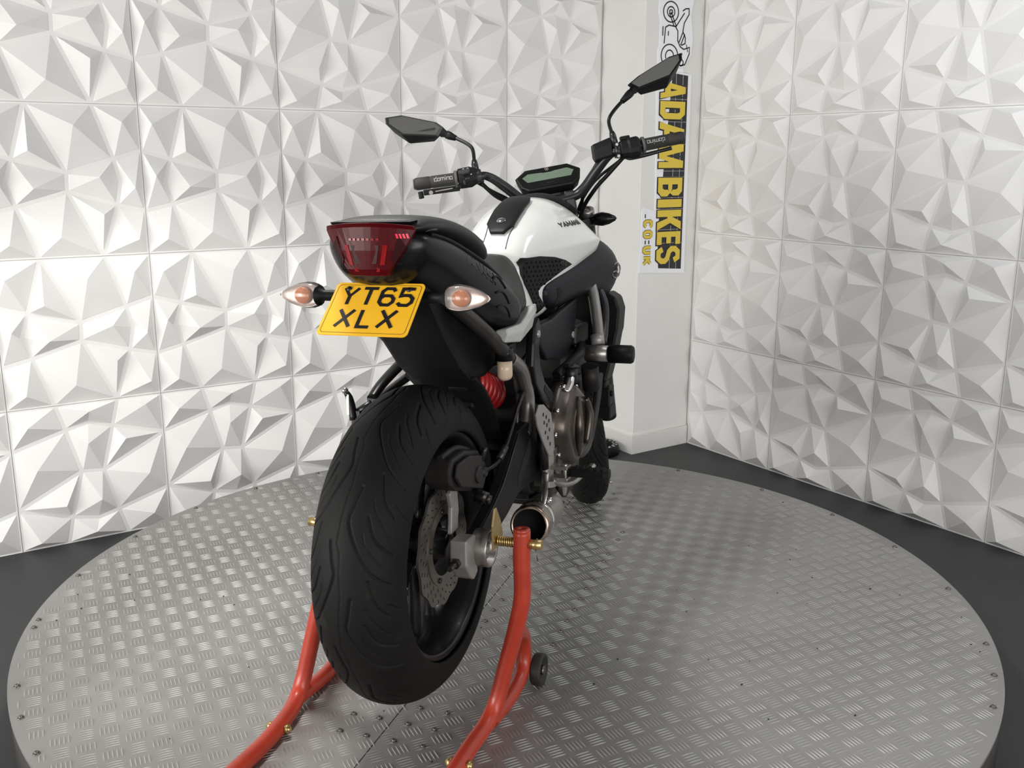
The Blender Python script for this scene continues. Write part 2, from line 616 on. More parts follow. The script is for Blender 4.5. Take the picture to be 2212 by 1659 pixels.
def spart(name, mb, m, **k):
    mb.xf(lambda p: p - Vector((3.066, SY, 1.25)))
    return obj(name, mb, m, sg, **k)


def splate(poly, d0, d1):
    return MB().prism(poly, SY - d1, SY - d0, axis=1)


spart('board', splate([(3.152, 1.686), (3.156, .818), (2.884, .834), (2.888, 1.105), (2.902, 1.118), (2.966, 1.104), (2.950, 1.662), (2.962, 1.700), (3.098, 1.710), (3.106, 1.690)], 0, .005), M['board'], bevel=.0008)
bk = [(3.095, 1.712), (3.145, 1.765), (3.150, 1.84), (3.135, 1.93), (3.148, 1.99), (3.11, 2.03), (3.0, 2.035), (2.955, 2.0), (2.948, 1.93), (2.96, 1.90), (2.958, 1.80), (2.948, 1.775), (2.955, 1.712)]
spart('drawing_board', splate(bk, 0, .005), M['board'], bevel=.0008)
spart('road_strip', splate([(3.040, 1.688), (3.131, 1.680), (3.134, .839), (2.996, .849), (2.985, 1.0)], .005, .0056), M['sblack'])
rl = MB()
for zz0, zz1, xa, xb in ((1.686, .845, 3.062, 3.058), (1.684, .842, 3.102, 3.100)):
    for k in range(17):
        z0 = zz0 - k * .05
        rl.add([(xa - .0012, SY - .0058, z0), (xa + .0012, SY - .0058, z0), (xa + .0012, SY - .0058, z0 - .044), (xa - .0012, SY - .0058, z0 - .044)], [(0, 1, 2, 3)])
for z0 in (1.692, 1.58, 1.485, 1.39, 1.275, 1.25, 1.16, 1.11, 1.02, .96):
    rl.add([(2.985, SY - .0059, z0), (3.13, SY - .0059, z0), (3.13, SY - .0059, z0 - .0014), (2.985, SY - .0059, z0 - .0014)], [(0, 1, 2, 3)])
spart('road_lines', rl, M['sline'])
BLOCK = {
    'A': [[(0, 0), (.31, 0), (.60, 1), (.32, 1)], [(.69, 0), (1, 0), (.68, 1), (.42, 1)], [(.26, .18), (.74, .18), (.68, .40), (.32, .40)]],
    'D': [[(0, 0), (.36, 0), (.36, 1), (0, 1)], [(.3, .80), (.3, 1), (.72, 1), (1, .82), (.66, .70), (.60, .80)], [(.3, 0), (.72, 0), (1, .18), (.66, .30), (.60, .2), (.3, .2)], [(.66, .24), (1, .18), (1, .82), (.66, .76)]],
    'M': [[(0, 0), (.25, 0), (.25, 1), (0, 1)], [(.75, 0), (1, 0), (1, 1), (.75, 1)], [(.05, 1), (.30, 1), (.58, 0), (.40, 0)], [(.70, 1), (.95, 1), (.60, 0), (.42, 0)]],
    'B': [[(0, 0), (.36, 0), (.36, 1), (0, 1)], [(.3, .82), (.3, 1), (.74, 1), (.96, .86), (.64, .74), (.56, .82)], [(.64, .62), (.64, .76), (.96, .86), (.96, .62), (.82, .5)], [(.3, .42), (.3, .58), (.60, .58), (.82, .52), (.82, .48), (.60, .42)],
          [(.64, .24), (.64, .40), (.82, .5), (1, .38), (1, .14)], [(.3, 0), (.3, .18), (.56, .18), (.66, .27), (1, .14), (.76, 0)]],
    'I': [[(0, 0), (1, 0), (1, 1), (0, 1)]],
    'K': [[(0, 0), (.34, 0), (.34, 1), (0, 1)], [(.60, 1), (1, 1), (.62, .50), (.30, .40), (.3, .55)], [(.34, .58), (.60, .62), (1, 0), (.62, 0)]],
    'E': [[(0, 0), (.42, 0), (.42, 1), (0, 1)], [(.3, .8), (1, .8), (1, 1), (.3, 1)], [(.3, .41), (.92, .41), (.92, .6), (.3, .6)], [(.3, 0), (1, 0), (1, .2), (.3, .2)]],
}
for ch, zt, zb in (('A', 1.655, 1.580), ('D', 1.570, 1.495), ('A', 1.482, 1.393), ('M', 1.390, 1.288), ('B', 1.246, 1.165), ('I', 1.152, 1.117), ('K', 1.105, 1.018), ('E', 1.010, .953), ('S', .945, .867)):
    t = (1.66 - zt) / .8
    x0, x1 = 2.978 - .010 * (1 - t) + .004, 3.118 + .004 * t
    Wz, Hx = zt - zb, x1 - x0
    for nm, ex, d0, d1, mm in (('letter_outline', .0045, .0057, .0064, 'ink'), ('letter', 0, .0062, .0078, 'syel')):  # black ink outline printed behind each yellow letter
        if ch == 'S':
            wt = .0250 + 2 * ex
            hh = Hx - .0250

            def pl(u, v, h, zc=(zt + zb) / 2, xc=(x0 + x1) / 2, d0=d0, ex=ex):
                return (xc + v - (.002 if ex else 0), SY - d0 - h, zc - u - (.001 if ex else 0))
            spart(nm, text_mb(ch, hh, wt, .2, (Wz - .0250) / hh / GL[ch][0], pl, d1 - d0), M[mm])
            continue
        lb = MB()
        for k, poly in enumerate(BLOCK[ch]):
            P = [(x0 + v * Hx, zt - u * Wz) for u, v in poly]
            if ex:
                cx_, cz_ = sum(q[0] for q in P) / len(P), sum(q[1] for q in P) / len(P)
                P = [(q[0] + ex * (1 if q[0] > cx_ else -1) - .0015, q[1] + ex * (1 if q[1] > cz_ else -1) - .001) for q in P]
            lb.prism(P, SY - d0, SY - d1 - k * .00009, axis=1)
        spart(nm, lb, M[mm])
zc = 1.089
for ch, w in (('.', .014), ('C', .036), ('O', .036), (':', .014), ('U', .036), ('K', .040)):
    sh = .052 if ch not in '.:' else .052
    for nm, ex, d0, d1, mm in (('letter_outline', .0022, .005, .0056, 'ink'), ('letter', 0, .0054, .0068, 'syel')):
        if ch in '.:' and not ex:
            continue
        wt = .0125 + 2 * ex
        hh = sh - .0125
        sxx = (w - .0125) / hh / GL[ch][0] if ch not in '.:' else 1

        def pl(u, v, h, z=zc - w / 2, d0=d0):
            return (2.927 + v, SY - d0 - h, z - u)
        spart(nm, text_mb(ch, hh, wt, .2, max(.2, sxx), pl, d1 - d0), M[mm])
    zc -= w + .0095

# line drawing (motorcycle, turned clockwise)
dr = MB()


def dline(pts, t=.0055):
    st = strip(pts, t)
    vs = []
    for a, b in st:
        vs += [(a.x, SY - .0056, a.y), (b.x, SY - .0056, b.y)]
    dr.add(vs, [(2 * i, 2 * i + 1, 2 * i + 3, 2 * i + 2) for i in range(len(st) - 1)])


def I2(px, py):     # drawing grid measured on the sign
    return (3.022 + (px - 535) * .000955, 1.936 - (py - 70) * .00069)


def dell(cx, cy, rx, ry, a0=0, a1=360, t=.0055):
    dline([I2(cx + rx * math.cos(math.radians(a0 + (a1 - a0) * k / 28)), cy + ry * math.sin(math.radians(a0 + (a1 - a0) * k / 28))) for k in range(29)], t)


dell(530, 72, 45, 60)
dell(530, 72, 22, 30)
dell(530, 72, 9, 12)
dline([I2(530, 72), I2(565, 155)])
dline([I2(520, 80), I2(552, 155)])
dline([I2(600, 60), I2(618, 45), I2(638, 42), I2(640, 75), I2(612, 130), I2(606, 180), I2(622, 215), I2(622, 250), I2(600, 262)])
dline([I2(612, 70), I2(580, 125), I2(560, 160)])
dline([I2(495, 260), I2(500, 165), I2(520, 150), I2(560, 155), I2(575, 180), I2(576, 235), I2(592, 270), I2(615, 285), I2(650, 270), I2(650, 310), I2(625, 375), I2(600, 385), I2(585, 370)])
dline([I2(606, 185), I2(585, 245)])
dline([I2(618, 195), I2(595, 262)])
dline([I2(485, 160), I2(485, 215)])
dline([I2(518, 185), I2(518, 213)])
dell(530, 330, 50, 68, 150, 400)
dell(530, 330, 24, 34, 150, 400)
dell(600, 365, 15, 18)
dell(602, 315, 4, 5, t=.004)
dline([I2(630, 255), I2(640, 300)], .004)
spart('motorcycle_drawing', dr, M['ink'])

# ------------------------------------------------------------------ motorcycle
M.update(
    rubber=mat('tyre_rubber', (.0062, .0060, .0058), .62, noise=.18, nscale=9, spec=.2, bump=.10, bscale=700, wear=((.012, .0112, .0105), 14, .66)),
    blackg=mat('gloss_black_paint', (.004, .004, .0045), .3, coat=.06, spec=.3),
    blackw=mat('black_wheel_paint', (.006, .006, .0065), .3, coat=.15, spec=.3),
    blackp=mat('matt_black_plastic', (.0065, .0065, .007), .48, bump=.10, bscale=900, spec=.22),
    blacks=mat('satin_black_metal', (.008, .008, .009), .34, spec=.5),
    seatm=mat('black_vinyl', (.0095, .010, .010), .46, bump=.25, bscale=900, spec=.5),
    padm=mat('black_rubber_pad', (.004, .004, .0045), .42, spec=.22),
    navy=mat('blue_black_plastic', (.0075, .008, .0115), .45, spec=.28),
    white=mat('pearl_white_paint', (.64, .64, .62), .22, coat=.6),
    whitep=mat('silver_white_panel', (.42, .42, .405), .35),
    alu=mat('brushed_aluminium', (.36, .34, .32), .36, metal=.9, noise=.10, nscale=30, rvar=.08),
    aluw=mat('cast_silver_paint', (.32, .305, .29), .42, metal=.5, noise=.08, nscale=30),
    steel=mat('dark_frame_steel', (.050, .046, .043), .38, metal=.7, noise=.2, nscale=20),
    discm=mat('brake_disc_steel', (.20, .18, .16), .40, metal=.85, noise=.15, nscale=40),
    bronze=mat('bronze_grey_engine', (.085, .071, .061), .30, metal=.8, noise=.18, nscale=25, rvar=.08),
    engine=mat('dark_engine_casting', (.020, .019, .018), .45, metal=.5, noise=.25, nscale=25),
    grime=mat('dusty_caliper', (.019, .0165, .0155), .55, metal=.3, noise=.25, nscale=40),
    gold=mat('gold_zinc', (.55, .40, .17), .32, metal=.9, noise=.2, nscale=60),
    chrome=mat('chrome', (.72, .70, .68), .12, metal=1),
    burnt=mat('heat_tinted_steel', (.45, .34, .26), .2, metal=1, noise=.25, nscale=30),
    hole=mat('deep_black', (.003, .003, .003), .8),  # flat black standing in for the shade inside holes and slots
    red=mat('spring_red', (.42, .012, .014), .38, coat=.2),
    lred=mat('tail_lens_red', (.055, .0013, .0027), .3, coat=.0, spec=.2),
    lredd=mat('tail_dark_red', (.022, .0006, .0012), .3, spec=.2),
    wheelr=mat('scuffed_wheel_rubber', (.020, .0185, .0175), .6, noise=.2, nscale=60),
    lred2=mat('tail_reflector_red', (.20, .004, .005), .2, coat=.1),
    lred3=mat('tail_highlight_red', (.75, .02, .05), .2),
    amber=mat('amber_bulb', (.52, .15, .035), .25, coat=.6),
    clear=mat('clear_lens', (1, .96, .93), .06, trans=.92, ior=1.3),
    refl=mat('lamp_reflector', (.46, .38, .35), .3, metal=.6, noise=.15, nscale=120),
    yplate=mat('plate_yellow', (.86, .46, .02), .34, coat=.3, noise=.03, nscale=30),
    pink=mat('pink_sticker', (.45, .02, .12), .5),
    brake=mat('brake_fluid_plastic', (.52, .40, .29), .35, coat=.3),
    lcd=mat('grey_green_screen', (.105, .145, .105), .28, coat=.8),
    mirror=mat('mirror_glass', (.80, .80, .77), .04, metal=1),
    grip=mat('dark_grey_grip', (.020, .019, .018), .62, bump=.25, bscale=1500),
    gripl=mat('grip_lettering_grey', (.24, .235, .225), .6),
    dgrey=mat('worn_grey_rubber', (.075, .071, .066), .6),
    label=mat('black_lettering', (.012, .012, .013), .4),
    dsteel=mat('lit_frame_steel', (.30, .285, .27), .34, metal=.85, noise=.15, nscale=20),  # lighter frame steel; the lit look of the downtube is put into the colour
    dull=mat('embossed_lettering', (.012, .012, .013), .35),
)
A3 = ((.61076, .79142, .02481), (-.79136, .60906, .05282), (.02669, -.0519, .9983))
O3 = (.86359, 1.62648, .25704)
BIKE = empty('motorcycle')
BIKE.matrix_world = Matrix([(*A3[i], O3[i]) for i in range(3)] + [(0, 0, 0, 1)])
tag(BIKE, 'white and black naked motorcycle seen from behind on a red rear stand', 'motorcycle')

DEL = .4283
RAKE = math.radians(24.8)
AXD = Vector((0, -math.sin(RAKE), math.cos(RAKE)))
AXP = Vector((0, 1.49, 0))
SROT = Matrix.Rotation(DEL, 3, AXD)


def ST(p):
    return SROT @ (Vector(p) - AXP) + AXP


def part(name, mb, m, parent=None, st=False, **k):
    if st:
        mb.xf(ST)
    return obj(name, mb, M[m] if isinstance(m, str) else m, parent or BIKE, **k)


def sym(half):
    """half loop from top centre to bottom centre (x>=0) -> closed loop"""
    r = [(x, z) for x, z in half]
    l = [(-x, z) for x, z in reversed(half) if abs(x) > 1e-6]
    return r + l


def loft_y(stations, nose=None):
    """stations: [(y, half)]"""
    return MB().loft([[(x, y, z) for x, z in sym(h)] for y, h in stations])


def mirrored(mb):
    m2 = MB()
    m2.v = [(-x, y, z) for x, y, z in mb.v]
    m2.f = [tuple(reversed(f)) for f in mb.f]
    m2.s, m2.m = list(mb.s), list(mb.m)
    return m2


# ---- wheels
def tyre_mesh(w, R, crown, cz, cy, na, nc, grooves=True, st=False):
    us = np.linspace(-1, 1, nc)
    a = us * PI / 2
    X = w / 2 * np.sin(a)
    RR = R - crown * (1 - np.cos(a))
    # sidewalls
    e_ = R - crown
    side = [(w / 2 * .985, e_ - .003), (w / 2 * .945, e_ - .005), (w / 2 * .895, e_ - .003), (w / 2 * .855, e_ + .003)]
    X = np.r_[[-s[0] for s in reversed(side)], X, [s[0] for s in side]]
    RR = np.r_[[s[1] for s in reversed(side)], RR, [s[1] for s in side]]
    n = len(X)
    th = np.linspace(0, 2 * PI, na, endpoint=False)
    TH, XX = np.meshgrid(th, X, indexing='ij')
    R2 = np.tile(RR, (na, 1))
    if grooves:
        nper = 10
        P = 2 * PI * R / nper
        U = np.tile(np.r_[[-1.2] * len(side), us, [1.2] * len(side)], (na, 1))
        S = TH * R            # arc length
        main = [[(0, .15), (38, .10), (65, .07), (110, .20), (155, .40), (180, .68)], [(52, .30), (95, .43), (120, .68)], [(-31, .36), (18, .46), (45, .62)], [(20, .62), (40, .80), (48, .92)]]
        sipe = [[(20, .33), (42, .38), (86, .60)], [(82, .26), (105, .31), (145, .54)], [(130, .80), (152, .86)]]
        ctr = [(0, .02), (60, -.03), (105, -.045), (120, .0), (199, .02)]
        depth = np.zeros_like(S)

        def carve(pts, half, dep, mirror, shift, fine=4):
            nonlocal depth
            q_, _ = catmull([Vector(t) for t in pts], [0] * len(pts), fine)
            pts = [(t.x, t.y) for t in q_]
            for (s0, t0), (s1, t1) in zip(pts[:-1], pts[1:]):
                sgn = -1 if mirror else 1
                lx0, lx1 = t0 * w * .62, t1 * w * .62
                lat = sgn * U * w * .62
                s = (S * 1 + shift)
                for kk in (-1, 0, 1):
                    ss = np.mod(s, P) + kk * P
                    a0, a1 = s0 / 1000 * P / .199, s1 / 1000 * P / .199
                    dx, dy = a1 - a0, lx1 - lx0
                    LL = dx * dx + dy * dy
                    t = np.clip(((ss - a0) * dx + (lat - lx0) * dy) / LL, 0, 1)
                    d = np.hypot(ss - a0 - t * dx, lat - lx0 - t * dy)
                    depth = np.maximum(depth, dep * np.clip((half - d) / (half * .45), 0, 1))
        for mir, sh in ((False, 0), (True, P * .5)):
            for g in main:
                carve(g, .0023, .0034, mir, sh)
            for g in sipe:
                carve(g, .0013, .0022, mir, sh)
        carve(ctr, .0012, .0016, False, 0, 1)
        R2 = R2 - depth
    V = np.stack([XX, cy + R2 * np.cos(TH), cz + R2 * np.sin(TH)], -1).reshape(-1, 3)
    i, j = np.meshgrid(np.arange(na), np.arange(n - 1), indexing='ij')
    i2 = (i + 1) % na
    F = np.stack([i * n + j, i * n + j + 1, i2 * n + j + 1, i2 * n + j], -1).reshape(-1, 4)
    if st:
        Rm = np.array(SROT)
        V = (V - np.array(AXP)) @ Rm.T + np.array(AXP)
    me = bpy.data.meshes.new('tyre')
    me.vertices.add(len(V))
    me.vertices.foreach_set('co', V.ravel())
    me.loops.add(F.size)
    me.loops.foreach_set('vertex_index', F.ravel())
    me.polygons.add(len(F))
    me.polygons.foreach_set('loop_start', np.arange(0, F.size, 4))
    me.polygons.foreach_set('loop_total', np.full(len(F), 4))
    me.polygons.foreach_set('use_smooth', np.ones(len(F), bool))
    me.update(calc_edges=True)
    me.materials.append(M['rubber'])
    return me


def rim_mb(hw, Rb, cy, cz, drop):
    p = [(Rb - .006, -hw + .006), (Rb + .001, -hw + .001), (Rb + .001, -hw - .002), (Rb - .004, -hw - .0035), (Rb - .0065, -hw - .001), (Rb - .011, -hw - .0015), (Rb - .0135, -hw + .003), (Rb - .016, -hw + .010), (Rb - drop, -hw + .026), (Rb - drop - .004, 0)]
    p = p + [(r, -h) for r, h in reversed(p[:-1])] + [(Rb - drop + .008, hw - .03), (Rb - drop + .006, 0), (Rb - drop + .008, -hw + .03)]
    return MB().lathe(p, (0, cy, cz), (1, 0, 0), seg=72, closed_prof=True)


RW = (0, .317)
rw = part('rear_wheel', rim_mb(.075, .228, 0, .317, .028), 'blackw')
obj('tyre', tyre_mesh(.18, .317, .085, .317, 0, 900, 150), None, rw)
part('hub', MB().lathe([(0, -.07), (.03, -.07), (.034, -.05), (.045, -.045), (.045, .045), (.034, .05), (.03, .075), (0, .075)], (0, 0, .317), (1, 0, 0), 28), 'blackw', rw)
for k in range(10):
    a = 2 * PI * k / 10 + .15
    tw = .12 if k % 2 else -.12
    c, s = math.cos(a), math.sin(a)
    c2, s2 = math.cos(a + tw), math.sin(a + tw)
    sp = MB().tube([(0, c * .04, .317 + s * .04), (.004, (c * .6 + c2 * .4) * .12, .317 + (s * .6 + s2 * .4) * .12), (0, c2 * .206, .317 + s2 * .206)], [.017, .013, .016], 10, 4, flat=.62)
    part('spoke', sp, 'blackw', rw)
# wavy disc
dp = MB()
nn = 160
lo, li = [], []
for k in range(nn):
    a = 2 * PI * k / nn
    ro = .1225 + .0032 * math.cos(12 * a)
    lo.append((ro * math.cos(a), .317 + ro * math.sin(a)))
    li.append((.080 * math.cos(a), .317 + .080 * math.sin(a)))
dp.loft([[(.060, y, z) for y, z in li], [(.060, y, z) for y, z in lo], [(.065, y, z) for y, z in lo], [(.065, y, z) for y, z in li], [(.060, y, z) for y, z in li]], cap=False, smooth=False)
bd = part('brake_disc', dp, 'discm', rw)
sl = MB()
for k in range(48):
    a = 2 * PI * k / 48
    for rr, da in ((.091, 0), (.102, .045), (.113, .09)):
        if (k + int(rr * 1000)) % 2:
            continue
        ca, sa = math.cos(a + da), math.sin(a + da)
        e1, e2 = Vector((0, ca * .8 - sa * .6, sa * .8 + ca * .6)), Vector((0, -sa * .8 - ca * .6, ca * .8 - sa * .6))
        c0 = Vector((.06525, rr * ca, .317 + rr * sa))
        sl.add([c0 + e1 * .0042 + e2 * .0014, c0 - e1 * .0042 + e2 * .0014, c0 - e1 * .0042 - e2 * .0014, c0 + e1 * .0042 - e2 * .0014], [(0, 1, 2, 3)])
part('disc_slots', sl, 'hole', rw)
part('disc_carrier', MB().lathe([(.062, .0585), (.083, .0585), (.083, .067), (.062, .067)], (0, 0, .317), (1, 0, 0), 60, closed_prof=True, smooth=False), 'discm', rw)
for k in range(5):
    a = 2 * PI * k / 5 + .5
    part('disc_bolt', MB().cyl((.066, .072 * math.cos(a), .317 + .072 * math.sin(a)), (.071, .072 * math.cos(a), .317 + .072 * math.sin(a)), .0055, seg=6), 'steel', rw)
part('rim_sticker', MB().box((-.02, -.135, .190), (.02, .016, .012)), 'pink', rw)

fw = part('front_wheel', rim_mb(.052, .221, 1.40, .30, .026), 'blackw', st=True)
obj('tyre', tyre_mesh(.12, .30, .062, .30, 1.40, 500, 90, True, True), None, fw)
_fs = SROT @ Vector((-.014, 0, 0))
fw.location = (_fs.x, _fs.y, .0025)
for k in range(10):
    a = 2 * PI * k / 10
    c, s = math.cos(a), math.sin(a)
    part('spoke', MB().tube([(0, 1.4 + c * .035, .30 + s * .035), (0, 1.4 + c * .2, .30 + s * .2)], [.012, .012], 8, flat=.6), 'blackw', fw, st=True)
part('hub', MB().cyl((-.06, 1.4, .30), (.06, 1.4, .30), .03, seg=20), 'blackw', fw, st=True)
for s in (-1, 1):
    part('brake_disc', MB().lathe([(.105, -.0025), (.141, -.0025), (.141, .0025), (.105, .0025)], (s * .066, 1.4, .30), (1, 0, 0), 60, closed_prof=True, smooth=False), 'discm', fw, st=True)

# ---- fork, yokes, bars
fy = lambda z: 1.40 - .462 * (z - .30)
for s in (-1, 1):
    fl = part('fork_leg', MB().tube([(s * .098, fy(.28) + .0, .28), (s * .098, fy(.48), .48), (s * .098, fy(.485), .485)], [.030, .030, .0215], 20), 'blacks', st=True)
    part('fork_stanchion', MB().cyl((s * .098, fy(.47), .47), (s * .098, fy(.962), .962), .0215, seg=24), 'steel', fl, st=True)
    zc_ = .962
    part('fork_cap', MB().lathe([(.0, .004), (.008, .004), (.009, .001), (.016, .001), (.017, .006), (.0225, .006), (.0235, .0), (.0235, -.03), (0, -.03)], (s * .098, fy(zc_), zc_), AXD, 28), 'alu', fl, st=True)
part('upper_yoke', MB().prism([(-.125, 1.10), (-.10, 1.07), (-.03, 1.03), (.03, 1.03), (.10, 1.07), (.125, 1.10), (.12, 1.14), (.06, 1.15), (-.06, 1.15), (-.12, 1.14)], .915, .938), 'blacks', st=True, bevel=.004)
part('lower_yoke', MB().prism([(-.13, 1.19), (-.10, 1.16), (.10, 1.16), (.13, 1.19), (.12, 1.24), (-.12, 1.24)], .72, .755), 'blacks', st=True, bevel=.004)
part('front_mudguard', MB().loft([[(x, 1.40 + (.322 + .012 * math.cos(x / .07 * 1.4)) * math.cos(a), .30 + (.322 + .012 * math.cos(x / .07 * 1.4)) * math.sin(a)) for x in np.linspace(-.07, .07, 9)] +
                             [(x, 1.40 + (.316 + .012 * math.cos(x / .07 * 1.4)) * math.cos(a), .30 + (.316 + .012 * math.cos(x / .07 * 1.4)) * math.sin(a)) for x in np.linspace(.07, -.07, 9)] for a in np.linspace(.5, 2.7, 24)]), 'blackg', st=True)
hl = part('headlight', MB().loft([[(x * k, y, 1.0 + (z - 1.0) * k - .04 * (1 - k)) for x, z in ((0, 1.07), (.07, 1.06), (.095, 1.0), (.085, .93), (.05, .88), (0, .87), (-.05, .88), (-.085, .93), (-.095, 1.0), (-.07, 1.06))] for y, k in ((1.13, .75), (1.18, 1.0), (1.24, 1.0), (1.29, .8), (1.31, .5))]), 'blackg', st=True, subd=1)

bar_pts = [(-.372, .957, 1.118), (-.215, .957, 1.110), (-.175, .972, 1.103), (-.135, .995, 1.070), (-.09, 1.015, 1.025), (-.05, 1.02, 1.008), (.05, 1.02, 1.008), (.09, 1.015, 1.025), (.135, .995, 1.070), (.175, .972, 1.103), (.215, .957, 1.110), (.372, .957, 1.112)]
hb = part('handlebar', MB().tube(bar_pts, [.011, .011, .012, .014, .0143, .0143, .0143, .0143, .014, .012, .011, .011], 16, 6), 'blacks', st=True)
for s in (-1, 1):
    part('bar_clamp', MB().box((s * .045, 1.03, .985), (.03, .045, .085)), 'blacks', st=True, bevel=.005)
for s, z0, z1 in ((-1, 1.118, 1.110), (1, 1.112, 1.110)):
    def gp(x, s=s, z0=z0, z1=z1):
        return (s * x, .957, z1 + (z0 - z1) * (x - .215) / (.372 - .215))
    g = part('grip', MB().tube([gp(.383), gp(.379), gp(.376), gp(.340), gp(.339), gp(.336), gp(.335), gp(.272), gp(.271), gp(.264), gp(.263)], [.0145, .0168, .0172, .0172, .0160, .0160, .0172, .0174, .0225, .0225, .016], 28), 'grip', hb, st=True)
    part('bar_end', MB().tube([gp(.3835), gp(.386), gp(.387)], [.0146, .0146, .010], 24), 'dgrey', hb, st=True)
    part('grip_ring', MB().tube([gp(.2635), gp(.2705)], [.0232, .0232], 28), 'dgrey', hb, st=True)
    # lettering on the rear-facing side of the grip
    tb = MB()
    rad = .0174

    def gl(u, v, h, s=s):
        x = .302 - (u if s < 0 else u) * 1.0
        ang = (v / rad) + .35
        if s > 0:
            ang = -(v / rad) + .15
        c = Vector(gp(x))
        q = rad + .0002 + h
        return (c.x, c.y - math.cos(ang) * q, c.z + math.sin(ang) * q)
    text_mb('domino', .0125, .0019, .22, 1.0, gl, .0005, tb)
    part('grip_lettering', tb, 'gripl', hb, st=True)

# switch pods
sw = MB().loft([[(x, .957 + r * math.cos(a) * (1.0 if math.cos(a) < 0 else 1.1), 1.111 + r * 1.12 * math.sin(a)) for a in np.linspace(0, 2 * PI, 14, endpoint=False)] for x, r in ((-.262, .020), (-.258, .025), (-.226, .026), (-.216, .022), (-.205, .0175))], smooth=False)
lsw = part('left_switch_pod', sw, 'blackp', hb, st=True, bevel=.002)
part('switch_button', MB().box((-.238, .930, 1.122), (.018, .006, .006)).box((-.236, .929, 1.106), (.014, .008, .005)).box((-.246, .931, 1.098), (.006, .006, .012)), 'blacks', hb, st=True, bevel=.001)
part('switch_symbols', MB().box((-.243, .9305, 1.134), (.006, .001, .002)).box((-.231, .9305, 1.134), (.006, .001, .002)).box((-.224, .9312, 1.116), (.004, .001, .003)), 'gripl', hb, st=True)
sw = MB().loft([[(x, .957 + r * math.cos(a), 1.108 + r * 1.2 * math.sin(a)) for a in np.linspace(0, 2 * PI, 14, endpoint=False)] for x, r in ((.198, .017), (.203, .021), (.222, .022), (.228, .025), (.250, .026), (.258, .022))], smooth=False)
part('right_switch_pod', sw, 'blackp', hb, st=True, bevel=.002)
part('throttle_housing', MB().box((.236, .985, 1.128), (.022, .03, .022)).box((.222, .972, 1.140), (.028, .016, .012)), 'blackp', hb, st=True, bevel=.003)
# levers
lv = MB().tube([(-.215, .985, 1.100), (-.235, 1.0, 1.098), (-.262, 1.012, 1.094)], [.007, .0085, .008], 10, 4)
lv.box((-.312, 1.014, 1.0925), (.104, .010, .016), Matrix.Rotation(.05, 3, 'Y'))
lv.cyl((-.372, 1.014, 1.080), (-.372, 1.014, 1.100), .0075, seg=14)
part('clutch_lever', lv, 'blackp', hb, st=True, bevel=.0015)
part('lever_adjuster', MB().cyl((-.343, 1.009, 1.0915), (-.343, 1.0070, 1.0915), .0060, seg=16).box((-.305, 1.0085, 1.0925), (.050, .001, .003)), 'alu', hb, st=True)
part('lever_perch', MB().cyl((-.195, .957, 1.109), (-.216, .957, 1.109), .019, seg=16).box((-.205, .985, 1.10), (.03, .035, .018)), 'blacks', hb, st=True, bevel=.002)
lv = MB().tube([(.215, .985, 1.092), (.235, 1.0, 1.086), (.275, 1.012, 1.086), (.33, 1.016, 1.090), (.36, 1.012, 1.092)], [.006, .008, .0065, .0055, .006], 10, 4)
part('brake_lever', lv, 'blacks', hb, st=True)
mc = MB().loft([[(.128, y, z) for y, z in ((.955, 1.092), (.952, 1.126), (.972, 1.138), (1.005, 1.138), (1.012, 1.10), (.985, 1.088))], [(.182, y, z) for y, z in ((.955, 1.098), (.952, 1.136), (.972, 1.150), (1.005, 1.150), (1.012, 1.108), (.985, 1.094))]], smooth=False)
part('brake_reservoir', mc, 'blackp', hb, st=True, bevel=.004)
cl = MB().cyl((.184, .957, 1.108), (.200, .957, 1.108), .0195, seg=18)
cl.cyl((.190, .934, 1.124), (.190, .945, 1.124), .006, seg=10).cyl((.190, .934, 1.092), (.190, .945, 1.092), .006, seg=10)
part('brake_clamp', cl, 'blacks', hb, st=True)
part('clamp_screw', MB().cyl((.190, .9325, 1.124), (.190, .935, 1.124), .004, seg=8).cyl((.190, .9325, 1.092), (.190, .935, 1.092), .004, seg=8), 'alu', hb, st=True)
